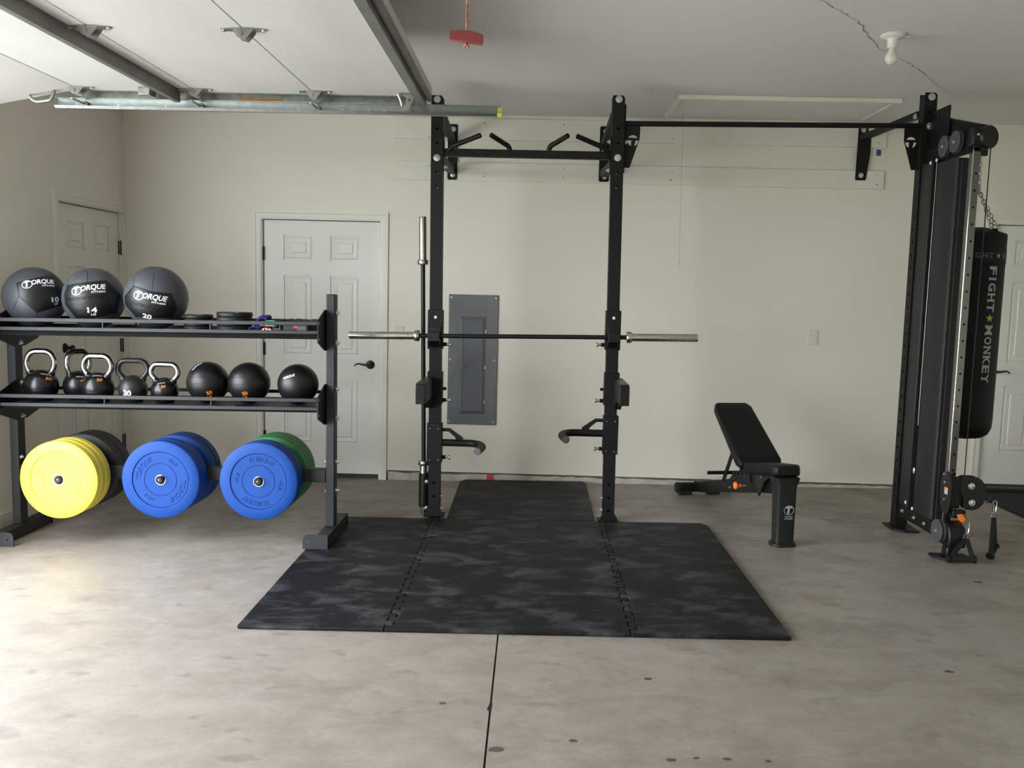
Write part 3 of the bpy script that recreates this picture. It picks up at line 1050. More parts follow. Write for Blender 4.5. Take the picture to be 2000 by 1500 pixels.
for cx0, s, dz, side in ((LX, 1, 0, 'door side'), (RX, -1, .022, 'bench side')):
    lx = (lambda z, c=cx0: c + (-.010 if c > 0 else -.006) * (z - 1.3))
    far = 'near the electrical panel' if s > 0 else 'on the upright toward the bench'
    # J-cup
    z0, z1 = 1.112 + dz, 1.363 + dz
    cx = lx(1.24)
    h = thing('j_cup', 'black j-cup cradling the barbell on the upright ' + ('beside the gray electrical panel' if s > 0 else 'standing toward the bench'), 'j-cup', (cx, RY0, z0), group='j-cups on the uprights')
    sleeve(cx, z0, z1, h)
    bz = 1.196 + dz
    b = B()
    b.plate([(RY0 - .010, bz - .070), (RY0 - .030, bz - .070), (BAR_Y - .042, bz - .028), (BAR_Y - .042, bz + .026), (BAR_Y - .030, bz + .026), (BAR_Y - .024, bz - .0165), (RY0 - .018, bz - .0165), (RY0 - .018, bz + .06), (RY0 - .010, bz + .06)], [], YZ(cx - .036), .072)
    b.obj('cradle', 'shroud_black', h, bevel=.002)
    for zz, r in ((z1 - .047, .010), (z1 - .163, .007)):
        B().lathe([(0, 0), (r, 0), (r * .7, .004), (0, .005)], (cx + .002, RY0 - .010, zz), (0, -1, 0), 12).obj('cover_screw', 'print_white' if zz > z1 - .1 else 'zinc_bolt', h)
    for dx in (-.028, .026):
        B().lathe([(0, 0), (.0035, 0), (0, .003)], (cx + dx, RY0 - .010, z0 + .022), (0, -1, 0), 8).obj('rivet', 'zinc_bolt', h)
    pop_pin(cx + s * (HW + .0085), 1.142 + dz, s, h)
    # spotter arm
    cx = lx(.85)
    z0, z1 = .756 + dz, .966 + dz
    h = thing('spotter_arm', 'black steel spotter arm jutting forward from the upright ' + ('beside the gray electrical panel' if s > 0 else 'standing toward the bench'), 'spotter arm', (cx, RY0, z0), group='spotter arms on the uprights')
    sleeve(cx, z0, z1, h)
    ax = cx - s * .038
    b = B().bar((ax, 5.575, .868 + dz), (ax, 5.14, .868 + dz), .056, .118)
    b.obj('arm_beam', 'black_powder', h, bevel=.004)
    B().plate([(5.575, .735 + dz), (5.545, .735 + dz), (5.42, .808 + dz), (5.575, .808 + dz)], [], YZ(ax - .022), .044).obj('arm_gusset', 'shroud_black', h)
    B().bar((ax, 5.57, .931 + dz), (ax, 5.15, .931 + dz), .050, .008).obj('top_strip', 'shroud_black', h)
    B().lathe([(0, 0), (.010, 0), (.010, .022), (.004, .026), (0, .026)], (cx + s * (HW + .009), 5.61, .855 + dz), (s, 0, 0), 12).obj('safety_hook', 'black_powder', h)
    pop_pin(cx + s * (HW + .0085), .780 + dz, s, h)
    # dip handle
    cx = lx(.5)
    z0, z1 = (.372, .630) if s > 0 else (.460, .708)
    h = thing('dip_handle', 'black curved dip handle on the upright ' + ('beside the gray electrical panel' if s > 0 else 'standing toward the bench'), 'dip handle', (cx, RY0, z0), group='dip handles on the uprights')
    sleeve(cx, z0, z1, h)
    zc = .503 if s > 0 else .592
    xo = cx + s * (HW + .009)
    pth = [(xo, 5.60, zc), (xo + s * .225, 5.60, zc), (xo + s * .278, 5.49, zc), (xo + s * .250, 5.31, zc)]
    gp = B().tube(arc_pts(pth, .075, 8), .0235, n=18).obj('grip_tube', 'black_powder', h)
    B().lathe([(0, 0), (.0225, 0), (.0215, .004), (0, .005)], pth[-1], (-s * .2, -1, 0), 18).obj('end_cap', 'pulley_gray', gp)
    b = B().plate([(xo, zc + .096), (xo + s * .052, zc + .096), (xo + s * .138, zc + .036), (xo + s * .138, zc + .016), (xo + s * .092, zc + .016), (xo + s * .088, zc + .036), (xo + s * .044, zc + .074), (xo, zc + .074)], [], XZ(5.594), .010)
    b.obj('brace', 'black_powder', h)
    for zz in (z1 - .033, z0 + .020):
        for dx in (-.028, .026):
            B().lathe([(0, 0), (.0035, 0), (0, .003)], (cx + dx, RY0 - .010, zz), (0, -1, 0), 8).obj('rivet', 'zinc_bolt', h)
    pop_pin(xo - s * .001, .404 if s > 0 else .488, s, h)


# ------------------------------------------------------------------ barbells
def barbell(root, L=1.10, inner=.655):
    """local: along x"""
    B().cyl((-inner, 0, 0), (inner, 0, 0), .0142, n=20).obj('shaft', 'black_plate', root)
    for s in (-1, 1):
        sl = B().lathe([(0, inner + .013), (.0245, inner + .013), (.0252, inner + .02), (.0252, L - .008), (.0235, L), (.014, L), (.013, L - .006), (0, L - .006)], (0, 0, 0), (s, 0, 0), 28).obj('sleeve', 'steel_sleeve', root)
        B().lathe([(.0142, inner), (.033, inner), (.0365, inner + .005), (.0365, inner + .025), (.033, inner + .031), (.0245, inner + .031)], (0, 0, 0), (s, 0, 0), 28).obj('collar', 'steel_sleeve', sl)


bl = thing('barbell', 'barbell with black shaft and bright steel sleeves resting level in the j-cups', 'barbell', (-.062, BAR_Y, 1.209), (0, -.0165, 0), worldgeo=False)
barbell(bl)
b2 = thing('barbell', 'barbell stored upright in a holder against the rig, steel sleeve on top', 'barbell', (-.7065, 5.662, 1.009), (0, pi / 2 - .017, 0), worldgeo=False)
barbell(b2, .945, .64)
# holder for the stored barbell, bolted to the upright
hx = -.690
b = B().lathe([(.0315, .062), (.0315, .285), (.0355, .285), (.0355, .062), (.0315, .062)], (hx, 5.662, 0), (0, 0, 1), 20)
hd = b.obj('bar_holder', 'black_plate', rig)
B().lathe([(0, .010), (.022, .010), (.022, .062), (0, .062)], (hx, 5.662, 0), (0, 0, 1), 18).obj('holder_end', 'steel_sleeve', hd)
for z in (.235, .058):
    hex_bolt((hx + .018, 5.634, z), (0, -1, 0), hd, .010, .016)
    B().box(hx + .034, LX - HW + .012, 5.648, 5.656, z - .02, z + .02).obj('holder_tab', 'black_powder', hd)

# ================================================================== rubber platform
MT = .018


def mat_obj(name, outline, label, x_mid, y_mid):
    h = thing(name, label, 'mat', (x_mid, y_mid, fz(x_mid) + .0006), (0, SLOPE, 0), worldgeo=False, group='platform mats')
    b = B().plate([(u - x_mid, v - y_mid) for u, v in outline], [], XY(0), MT)
    b.obj('rubber_slab', 'mat_rubber', h, bevel=.006, seg=2, smooth=False)
    return h


def teeth(x, y0, y1, d, gap):
    """interlocking edge running from y0 to y1 at x; returns points, teeth stick out by d in +x"""
    n = 41
    P = []
    for i in range(n):
        a = y0 + (y1 - y0) * i / n + (0 if i == 0 else (gap if i % 2 else -gap))
        c = y0 + (y1 - y0) * (i + 1) / n + (0 if i == n - 1 else (-gap if i % 2 else gap))
        xx = x + (d if i % 2 else 0)
        P += [(xx, a), (xx, c)]
    return P


MY0, MY1 = 3.667, 5.553
sL, sR, tw = -.580, .462, .034
gp = .0012
eL, eL2 = [teeth(sL - tw, MY0, MY1, tw, q) for q in (gp, -gp)]
eR, eR2 = [teeth(sR, MY0, MY1, tw, q) for q in (gp, -gp)]
mat_obj('platform_mat', [(-1.262, MY0), *[(x - gp, y) for x, y in eL], (-1.262 + .10, MY1), (-1.262, MY1 - .02)],
        'dusty black rubber platform mat under the foot of the storage rack', -.92, 4.6)
mat_obj('platform_mat', [*[(x + gp, y) for x, y in eL2][::-1], *[(x - gp, y) for x, y in eR]],
        'black rubber platform mat in the middle, in front of the uprights', -.06, 4.6)
mat_obj('platform_mat', [*[(x + gp, y) for x, y in eR2][::-1], (1.155, MY0), (1.155, MY1 - .05), (1.125, MY1), ],
        'black rubber platform mat on the side toward the bench', .82, 4.6)
mat_obj('platform_mat', [(-.530, MY1 + .003), (.440, MY1 + .003), (.447, 6.70), (.415, 6.755), (-.500, 6.755), (-.537, 6.70)],
        'black rubber mat between the uprights, reaching back to the wall curb', -.045, 6.15)
h = thing('door_mat', 'dark mat on the floor in front of the door behind the punching bag', 'mat', (4.0, 6.3, fz(4.0) + .0005), (0, SLOPE, 0), worldgeo=False)
B().plate(rrect(-.62, .62, -.40, .335, .02), [], XY(0), .012).obj('mat_pad', 'doormat_black', h, bevel=.003)

# ================================================================== storage rack
SX0, SX1 = -3.045, -1.168          # centres of the end frames
SY = 5.06
rk = thing('storage_rack', 'dark gray steel storage rack with two shelves and a row of plate horns', 'storage rack', (-2.13, SY, fz(-2.13)), (0, SLOPE, 0), worldgeo=False)
rkM = (Matrix.Translation((-2.13, SY, fz(-2.13))) @ Matrix.Rotation(SLOPE, 4, 'Y')).inverted()
ROOTW[rk.name] = rkM


def rb(x, y, z):       # rack-height helper: z above the local floor
    return z


def rk_obj(b, *a, **k):
    return b.obj(*a, **k)


def rz(x, z):          # world z of a rack point that stands z above the sloping slab
    return z + fz(x)


FOOT_T = .072
for cx, s in ((SX0, 1), (SX1, -1)):
    g = fz(cx)
    lift = .0208 if s < 0 else .001
    foot = B().box(cx - .035, cx + .035, 4.812, 5.33, g + lift, g + lift + FOOT_T).obj('foot', 'gray_powder', rk, bevel=.003)
    # front stabiliser plate with one rounded corner
    inner = cx + s * .106
    a, c = sorted((cx - s * .037, inner))
    zz0, zz1 = g + lift, g + lift + .083
    if s > 0:
        out = [(a, zz0), (c, zz0), (c, zz1 - .03), (c - .004, zz1 - .015), (c - .014, zz1 - .004), (c - .03, zz1), (a, zz1)]
    else:
        out = [(a, zz0), (c, zz0), (c, zz1), (a + .03, zz1), (a + .014, zz1 - .004), (a + .004, zz1 - .015), (a, zz1 - .03)]
    pl_ = B().plate(out, [circ(inner - s * .034, zz0 + .04, .005, 10)], XZ(4.806), .006).obj('foot_plate', 'gray_powder', rk)
    B().plate(rect(cx - .04, cx + .04, g + lift, g + lift + .075), [], XZ(5.332), .005).obj('foot_plate', 'gray_powder', rk)
    B().box(cx - .0255, cx + .0255, SY - .038, SY + .038, g + lift + FOOT_T, 1.462 + g).obj('upright', 'gray_powder', rk, bevel=.006, seg=3)
    xo = cx - s * .0255
    for z in (1.355, 1.180, .910, .738, .478, .305):
        hex_bolt((xo, SY, z + g), (-s, 0, 0), rk, .013, .022)
    xi = cx + s * .0255
    for z in (.478, .305):
        B().lathe([(0, 0), (.014, 0), (.012, .006), (.003, .016), (0, .016)], (xi, SY - .012, z + g), (s, 0, 0), 10).obj('bolt', 'zinc_bolt', rk)
    # hexagonal shelf end plates
    for zs in (1.255, .823):
        zc = zs + g
        out = [(4.842, zc - .062), (4.842, zc + .060), (5.005, zc + .118), (5.115, zc + .118), (5.262, zc + .045), (5.262, zc - .075), (5.115, zc - .118), (5.005, zc - .118)]
        ep = B().plate(out, [], YZ(xi + s * .0005, s), .006).obj('shelf_end_plate', 'black_plate', rk)
        for z in (zc + .098, zc - .098):
            hex_bolt((xi + s * .0065, SY, z), (s, 0, 0), ep, .011, .018)
        for y in (4.858,):
            for z in (zc + .045, zc - .045):
                B().lathe([(0, 0), (.006, 0), (.005, .003), (0, .004)], (xi - s * .0, y, z), (-s, 0, 0), 8).obj('rivet', 'zinc_bolt', ep)
ea, ec = SX0 + .033, SX1 - .033
SHELF_TOP = {}
for zs, lip0, lip1, rod, beam0 in ((1.255, 1.243, 1.263, 1.299, 1.210), (.823, .812, .832, .867, .795)):
    sh = None

    def zbox(b, y0, y1, z0, z1):
        P = []
        for x in (ea, ec):
            for y in (y0, y1):
                for z in (z0 + fz(x), z1 + fz(x)):
                    P.append((x, y, z))
        b.add(P, [(0, 1, 3, 2), (4, 6, 7, 5), (0, 4, 5, 1), (2, 3, 7, 6), (0, 2, 6, 4), (1, 5, 7, 3)])
        return b
    tray = zbox(B(), 4.852, 5.262, lip0 - .0, lip0 + .004).obj('shelf_tray', 'gray_powder', rk)
    SHELF_TOP[zs] = lip0 + .004
    zbox(B(), 4.848, 4.856, lip0 - .004, lip1 - .004).obj('front_lip', 'gray_powder', tray, bevel=.002)
    zbox(B(), 5.258, 5.266, lip0 - .004, lip1).obj('rear_lip', 'gray_powder', tray, bevel=.002)
    zbox(B(), 4.870, 4.895, beam0, lip0 - .0005).obj('support_beam', 'matte_black', tray)
    zbox(B(), 5.22, 5.245, beam0, lip0 - .0005).obj('support_beam', 'matte_black', tray)
    zbox(B(), 4.846, 4.856, rod - .011, rod + .011).obj('front_rail', 'gray_powder', tray, bevel=.003)
    zbox(B(), 5.258, 5.268, rod - .009, rod + .011).obj('rear_rail', 'black_plate', tray, bevel=.003)
    for x in (-2.412, -1.803):
        B().cyl((x, 4.851, lip1 - .005 + fz(x)), (x, 4.851, rod - .010 + fz(x)), .0055, n=10).obj('rail_post', 'gray_powder', tray)
        B().cyl((x, 5.262, lip1 - .001 + fz(x)), (x, 5.262, rod - .008 + fz(x)), .0055, n=10).obj('rail_post', 'black_plate', tray)
# plate beam with horns front and rear
BZ = .397
P = []
for x in (SX0 + .0265, SX1 - .0265):
    for y in (5.025, 5.095):
        for z in (BZ - .038 + fz(x), BZ + .038 + fz(x)):
            P.append((x, y, z))
beam = B().add(P, [(0, 1, 3, 2), (4, 6, 7, 5), (0, 4, 5, 1), (2, 3, 7, 6), (0, 2, 6, 4), (1, 5, 7, 3)]).obj('plate_beam', 'shroud_gray', rk, bevel=.004)
HORN_Z = .391
horns = [(-2.684, 'yellow'), (-2.117, 'blue'), (-1.549, 'mixed')]
for x, _ in horns:
    zc = HORN_Z + fz(x)
    yf = 4.832 if _ == 'yellow' else 4.872
    hn = B().cyl((x, 5.0251, zc), (x, yf, zc), .0225, n=24).obj('plate_horn', 'black_plate', rk)
    B().lathe([(0, 0), (.021, 0), (.017, .006), (.007, .006), (.0065, .003), (0, .003)], (x, yf, zc), (0, -1, 0), 24).obj('horn_cap', 'black_rubber', hn)
    B().lathe([(0, 0), (.0055, 0), (.004, .003), (0, .004)], (x, yf - .0031, zc), (0, -1, 0), 12).obj('horn_screw', 'chrome', hn)
    B().cyl((x, 5.0949, zc), (x, 5.33, zc), .0225, n=24).obj('plate_horn', 'black_plate', rk)


# ------------------------------------------------------------------ bumper plates
def bumper(mname, thick, lettering):
    """local: axis along y, front face at y=0 looking to -y, centre of bore at origin"""
    R, r0 = .2245, .0262
    root = thing('bumper_plate', '', '', worldgeo=False)
    prof = [(.030, .004), (.060, .004), (.092, .004), (.094, .007), (.096, .004), (.160, .004), (.162, .007), (.165, .0), (R - .008, .0), (R, .006),
            (R, thick - .006), (R - .008, thick), (.165, thick), (.160, thick - .004), (.030, thick - .004)]
    B().lathe(prof, (0, 0, 0), (0, 1, 0), 56).obj('rubber_disc', mname, root)
    B().lathe([(r0, .003), (.0305, .003), (.0305, thick - .003), (r0, thick - .003), (r0, .003)], (0, 0, 0), (0, 1, 0), 28).obj('bore_ring', 'chrome', root)
    if lettering:
        b = B()

        def arc(a_mid, rad, flip=False):
            def fr(u, v):
                if flip:
                    t = a_mid + u / rad
                    q = rad - v
                else:
                    t = a_mid - u / rad
                    q = rad + v
                return (q * cos(t), .0012, q * sin(t))
            return fr
        dn = lambda p: Vector((p.x, .0046, p.z))
        for wd, am, ww, hh_ in (('TORQUE', pi / 2, .155, .034), ('TORQUE', -pi / 2, .155, .034), ('45LB', 0, .06, .018), ('45LB', pi, .06, .018)):
            b = B()
            text_on(b, wd, arc(am, .128), width=ww, height=hh_, shear=.2, base=dn)
            b.obj('raised_lettering', mname, root)
    return root


PLATE_PROTO = {}


def put_plate(colour, thick, x, yfront, spin, label, lettering=False, group=None, zoff=0.0):
    key = (colour, thick, lettering)
    if key not in PLATE_PROTO:
        o = PLATE_PROTO[key] = bumper(colour + '_rubber', thick, lettering)
    else:
        o = copy_tree(PLATE_PROTO[key])
    o.location = (x, yfront, HORN_Z + fz(x) - .0028 + zoff)
    o.rotation_euler = (0, spin, 0)
    tag(o, label, 'weight plate', group)
    return o


x = horns[0][0]
for k in range(3):
    put_plate('yellow', .054, x, 4.836 + k * .0555, .35 + k, ['yellow bumper plate, front one of the yellow plates on the rack',
              'yellow bumper plate, middle one of the three yellow plates', 'yellow bumper plate nearest the rack beam'][k], k == 0, 'yellow plates')
for k in range(2):
    put_plate('black', .084, x, 5.100 + k * .0845, k, ['thick black bumper plate behind the yellow plates, against the rack beam', 'thick black bumper plate behind the yellow plates, outermost toward the wall'][k], False, 'black plates behind the yellow ones')
x = horns[1][0]
for k in range(2):
    put_plate('blue', .069, x, 4.884 + k * .0695, -.98 + k, ['blue bumper plate, front of the stack between the yellow and green stacks',
              'blue bumper plate against the rack beam, second in the middle stack'][k], k == 0, 'blue plates on the middle horns')
for k in range(2):
    put_plate('blue', .069, x, 5.105 + k * .078, 2 + k, ['blue bumper plate just behind the rack beam, in the all blue stack', 'blue bumper plate nearest the door, last of the all blue stack'][k], False, 'blue plates on the rear middle horn')
x = horns[2][0]
for k in range(2):
    put_plate('blue', .069, x, 4.884 + k * .0695, .14 + k, ['blue bumper plate in front of the green plates, front one',
              'blue bumper plate behind the front one, ahead of the green plates'][k], k == 0, 'blue plates before the green ones')
for k in range(4):
    put_plate('green', .051, x, 5.100 + k * .0515, k, 'green bumper plate behind the two blue ones, ' + ['first', 'second', 'third', 'last'][k] + ' behind the rack beam', False, 'green plates on the rear horn')


# ------------------------------------------------------------------ wall balls
def ball_frame(c):
    """right / up / front directions of a ball at c, front turned to the room"""
    f = (Vector((0, .0, CAM_H)) - Vector(c)).normalized()
    r = Vector((0, 0, 1)).cross(f).normalized()
    u = f.cross(r)
    return r, u, f


def ball_point(fr, R, a, b_, k=1.0):
    r, u, f = fr
    w = sqrt(max(0.0, 1 - a * a - b_ * b_))
    d = r * a + u * b_ + f * w
    return d.normalized() * (R * k)


def ball_text(b, s, fr, R, a, b_, rot, width, height, shear=0.0, bold=0.0, sc=None, off=(0, 0)):
    n = ball_point(fr, 1, a, b_)
    ux = (fr[0] - n * fr[0].dot(n)).normalized()
    uy = n.cross(ux)
    c, q = cos(rot), sin(rot)
    ex, ey = ux * c + uy * q, uy * c - ux * q

    def m(u, v):
        L = sqrt(u * u + v * v)
        if L < 1e-9:
            p = n * R
        else:
            t = (ex * u + ey * v) / L
            p = (n * cos(L / R) + t * sin(L / R)) * R
        if sc:
            p = Vector((p.x * sc[0], p.y * sc[1], p.z * sc[2]))
        return p
    if s is None:
        return m
    text_on(b, s, m, width=width, height=height, shear=shear, bold=bold, off=off)
    return m


def ellipse_logo(b, m, cx, cy, a, c, t):
    """ring of the logo, drawn through surface map m"""
    n = 28
    P, F = [], []
    for i in range(n):
        an = 2 * pi * i / n
        for k in (1, 0):
            P.append(m(cx + (a - t * (1 - k)) * cos(an), cy + (c - t * (1 - k)) * sin(an)))
    for i in range(n):
        j = (i + 1) % n
        F.append((2 * i, 2 * j, 2 * j + 1, 2 * i + 1))
    b.add(P, F)


def wall_ball(x, y, R, poly, logo, num, lbl, label, zoff=0.0, seams=()):
    z = SHELF_TOP[1.255] + fz(x) + R * 1.02 + zoff
    h = thing('wall_ball', label, 'medicine ball', (x, y, z - R * 1.02), worldgeo=False, group='wall balls on the top shelf')
    ctr = Vector((0, 0, R * 1.02))
    sc = (1.0, 1.0, 1.02)
    S = lambda p: Vector((p.x * sc[0], p.y * sc[1], p.z * sc[2])) + ctr
    fr = ball_frame((x, y, z))
    B().sphere(ctr, R, 48, 28, sc).obj('shell', 'gray_vinyl', h)
    # black sewn panel with the logo
    pc = (sum(p[0] for p in poly) / len(poly), sum(p[1] for p in poly) / len(poly))
    dense = []
    for i in range(len(poly)):
        a, c = poly[i], poly[(i + 1) % len(poly)]
        for k in range(8):
            dense.append((a[0] + (c[0] - a[0]) * k / 8, a[1] + (c[1] - a[1]) * k / 8))
    nr = 12
    P, F = [], []
    P.append(S(ball_point(fr, R, pc[0], pc[1], 1.006)))
    for k in range(1, nr + 1):
        t = k / nr
        for u, v in dense:
            P.append(S(ball_point(fr, R, pc[0] + (u - pc[0]) * t, pc[1] + (v - pc[1]) * t, 1.006 if k < nr else 1.0005)))
    m = len(dense)
    for i in range(m):
        F.append((0, 1 + i, 1 + (i + 1) % m))
        for k in range(nr - 1):
            F.append((1 + k * m + i, 1 + (k + 1) * m + i, 1 + (k + 1) * m + (i + 1) % m, 1 + k * m + (i + 1) % m))
    fp = B().add(P, F).obj('front_panel', 'black_vinyl', h)
    b = B()
    b.tube([S(ball_point(fr, R, u, v, 1.002)) for u, v in dense], .0013, n=5, closed=True)
    for sm in seams:
        b.tube([S(ball_point(fr, R, u, v, 1.001)) for u, v in sm], .0012, n=5)
    b.obj('seams', 'black_plate', h)
    # lacing
    if len(lbl) > 2 and lbl[2]:
        (a0, b0), (a1, b1) = lbl[2]
        b = B()
        n = 14
        for ph in (0, 1):
            pts = []
            for i in range(n + 1):
                t = i / n
                off = .045 if (i + ph) % 2 else -.045
                pts.append(S(ball_point(fr, R, a0 + (a1 - a0) * t, b0 + (b1 - b0) * t + off, 1.008)))
            b.tube(pts, .0022, n=6)
        b.obj('lacing', 'black_plate', fp)
    # prints
    b = B()
    la, lb_, lr, lw = logo
    RR = R * 1.010
    mm = ball_text(b, 'ORQUE', fr, RR, la, lb_, lr, lw * .74, lw * .20, shear=.25, bold=.03, off=(lw * .13, 0), sc=sc)
    ball_text(b, 'T', fr, RR, la, lb_, lr, lw * .19, lw * .21, shear=.25, bold=.05, off=(-lw * .36, -.000), sc=sc)
    ball_text(b, 'FITNESS', fr, RR, la, lb_, lr, lw * .42, lw * .055, shear=.1, bold=.02, off=(lw * .26, -lw * .145), sc=sc)
    ellipse_logo(b, mm, -lw * .37, -.002, lw * .165, lw * .145, lw * .022)
    for i in range(len(b.v)):
        b.v[i] = b.v[i] + ctr
    b.obj('logo_print', 'print_white', fp)
    b = B()
    na, nb, nr_, nw = num
    ball_text(b, lbl[0], fr, RR, na, nb, nr_, nw, nw * .62, bold=.03, sc=sc)
    if lbl[1]:
        ball_text(b, lbl[1], fr, RR, na, nb, nr_, nw * .5, nw * .27, bold=.03, off=(nw * .1, -nw * .52), sc=sc)
    for i in range(len(b.v)):
        b.v[i] = b.v[i] + ctr
    b.obj('weight_print', 'print_white', fp)
    return h


wall_ball(-2.915, 5.062, .172, [(-.52, .46), (.52, .76), (.80, .50), (.93, .10), (.85, -.22), (.05, -.50), (-.47, .02)],
          (.14, .50, .22, .172), (.60, -.06, .05, .046), ('10', 'LB', None),
          'large gray and black wall ball marked 10 LB at the shelf end by the wall', seams=[[(-.47 - .04 * k, .02 - .10 * k) for k in range(5)], [(.05, -.5 - .1 * k) for k in range(5)]])
wall_ball(-2.566, 5.062, .171, [(-.88, .12), (-.78, .42), (.39, .60), (.82, .12), (.70, -.46), (-.2, -.70), (-.55, -.66), (-.86, -.22)],
          (-.15, .33, .12, .184), (-.06, -.38, .06, .052), ('14', 'LB', ((-.80, -.05), (.35, .08))),
          'gray and black wall ball marked 14 LB between two other wall balls', seams=[[(-.18, .50 + .1 * k) for k in range(5)]])
wall_ball(-2.198, 5.062, .178, [(-.93, .02), (-.66, .37), (-.13, .19), (.45, .14), (.62, -.31), (.5, -.62), (-.60, -.62), (-.92, -.24)],
          (-.17, .02, -.16, .184), (-.28, -.58, -.05, .050), ('20', '', ((-.88, -.12), (.20, -.40))),
          'gray and black wall ball with a tilted logo, beside the small plate pile', seams=[[(-.66, .37 + .1 * k) for k in range(4)], [(-.13 + .02 * k, .19 + .15 * k) for k in range(6)]])

# ------------------------------------------------------------------ small iron plates on the top shelf
ST = SHELF_TOP[1.255]


def small_plate(R, t, x, y, z, label, group):
    h = thing('change_plate', label, 'weight plate', (x, y, z), worldgeo=False, group=group)
    B().lathe([(.026, .001), (.045, .001), (.05, .005), (R * .7, .005), (R * .76, .001), (R - .005, 0), (R, .006), (R, t - .006), (R - .005, t), (R * .76, t - .001), (R * .7, t - .005), (.05, t - .005), (.045, t - .001), (.026, t - .001), (.026, .001)], n=40).obj('rubber_disc', 'black_rubber', h)
    B().lathe([(.0255, .002), (.029, .002), (.029, t - .0004), (.0255, t - .0004), (.0255, .002)], n=24).obj('bore_ring', 'dull_zinc', h)


for k in range(4):
    small_plate(.083 if k == 3 else .079, .0215, -1.945 + (0.002 if k == 3 else 0), 5.04, ST + .0013 + fz(-1.945) + k * .022, 'small black change plate beside a wall ball, ' + ['bottom', 'second from bottom', 'second from top', 'top'][k] + ' of its pile', 'small plate pile')
for k in range(4):
    small_plate(.101, .0255, -1.732 + .002 * (k % 2), 5.04, ST + .0015 + fz(-1.73) + k * .026, 'wider black change plate beside the bands, ' + ['bottom', 'second from bottom', 'second from top', 'top'][k] + ' of its pile', 'wider plate pile')


# ------------------------------------------------------------------ bands and clutter
def band(pts, w, t, m, label, group='resistance bands on the top shelf'):
    h = thing('resistance_band', label, 'resistance band', tuple(pts[0]))
    b = B()
    pp = arc_pts(pts, .03, 6)
    P, F = [], []
    for i, p in enumerate(pp):
        d = (pp[min(i + 1, len(pp) - 1)] - pp[max(i - 1, 0)]).normalized()
        side = Vector((0, 1, 0))
        nrm = d.cross(side).normalized()
        for a, c in ((-1, -1), (1, -1), (1, 1), (-1, 1)):
            P.append(p + side * (a * w / 2) + nrm * (c * t / 2))
    for i in range(len(pp) - 1):
        for k in range(4):
            F.append((4 * i + k, 4 * i + (k + 1) % 4, 4 * i + 4 + (k + 1) % 4, 4 * i + 4 + k))
    F += [(3, 2, 1, 0), (4 * len(pp) - 4, 4 * len(pp) - 3, 4 * len(pp) - 2, 4 * len(pp) - 1)]
    b.add(P, F)
    b.obj('strap', m, h)
    return h


s0 = ST + fz(-1.55)
band([(-1.585, 5.06, s0 + .006), (-1.62, 5.06, s0 + .030), (-1.575, 5.06, s0 + .086), (-1.530, 5.06, s0 + .084), (-1.54, 5.06, s0 + .058), (-1.60, 5.06, s0 + .050)], .06, .010, 'blue_band', 'folded dark blue resistance band on the top shelf')
band([(-1.565, 4.99, s0 + .010), (-1.595, 4.99, s0 + .045), (-1.560, 4.99, s0 + .078), (-1.525, 4.99, s0 + .076), (-1.53, 4.99, s0 + .045)], .04, .010, 'purple_band', 'folded purple resistance band over the blue one')
band([(-1.545, 4.93, s0 + .040), (-1.518, 4.93, s0 + .058), (-1.49, 4.93, s0 + .062), (-1.46, 4.93, s0 + .060)], .035, .008, 'green_band', 'thin green resistance band lying on the folded bands')
band([(-1.585, 4.90, s0 + .004), (-1.60, 4.90, s0 + .018), (-1.565, 4.90, s0 + .030), (-1.53, 4.90, s0 + .028)], .04, .008, 'blue_band', 'folded blue resistance band behind the front rail')
rb_ = band([(-1.525, 4.885, s0 + .007), (-1.50, 4.885, s0 + .024), (-1.47, 4.885, s0 + .010), (-1.455, 4.885, s0 + .006)], .030, .010, 'red_band', 'short red resistance band with white marks by the front rail')
b = B()
for x in (-1.512, -1.492, -1.474):
    b.box(x - .004, x + .004, 4.8685, 4.8695, s0 + .010, s0 + .020)
b.obj('mark', 'print_white', rb_)
bx_ = thing('accessory_case', 'flat black case with gray and red print on the top shelf', 'case', (-1.30, 5.05, ST + fz(-1.3)))
s1 = ST + fz(-1.235) + .0005
B().box(-1.405, -1.262, 4.885, 5.20, s1, s1 + .052).obj('case_body', 'black_band', bx_, bevel=.006)
b = B().box(-1.325, -1.275, 4.8835, 4.8848, s1 + .006, s1 + .036)
b.obj('print_block', 'print_dim', bx_)
B().box(-1.345, -1.320, 4.8828, 4.8834, s1 + .022, s1 + .036).obj('red_mark', 'red_tape', bx_)
bb = thing('loop_coil', 'coiled black loop band with gray buckle on the top shelf', 'resistance band', (-1.43, 4.95, s1))
pts = [(-1.437 + .026 * cos(a) , 4.95 + .05 * sin(a), s1 + .014 + .004 * k) for k, a in enumerate([i * pi / 6 for i in range(13)])]
B().tube(pts, .010, n=8).obj('coil', 'black_band', bb)
b = B().box(-1.462, -1.456, 4.886, 4.889, s1 + .012, s1 + .036).box(-1.456, -1.420, 4.886, 4.889, s1 + .010, s1 + .018).box(-1.426, -1.420, 4.886, 4.889, s1 + .018, s1 + .036)
b.obj('buckle', 'pulley_gray', bb)
jr = thing('jump_rope', 'thin steel jump rope cable looped along the back of the top shelf', 'jump rope', (-1.36, 5.12, s1))
pts = []
for i in range(40):
    t = i / 39
    pts.append((-1.46 + .20 * t + .01 * sin(9 * t), 5.12 + .05 * sin(14 * t), s1 + .056 + .010 * abs(sin(11 * t))))
B().tube(pts, .0025, n=6).obj('cable', 'dull_zinc', jr)

# ------------------------------------------------------------------ lower shelf
S2 = SHELF_TOP[.823]


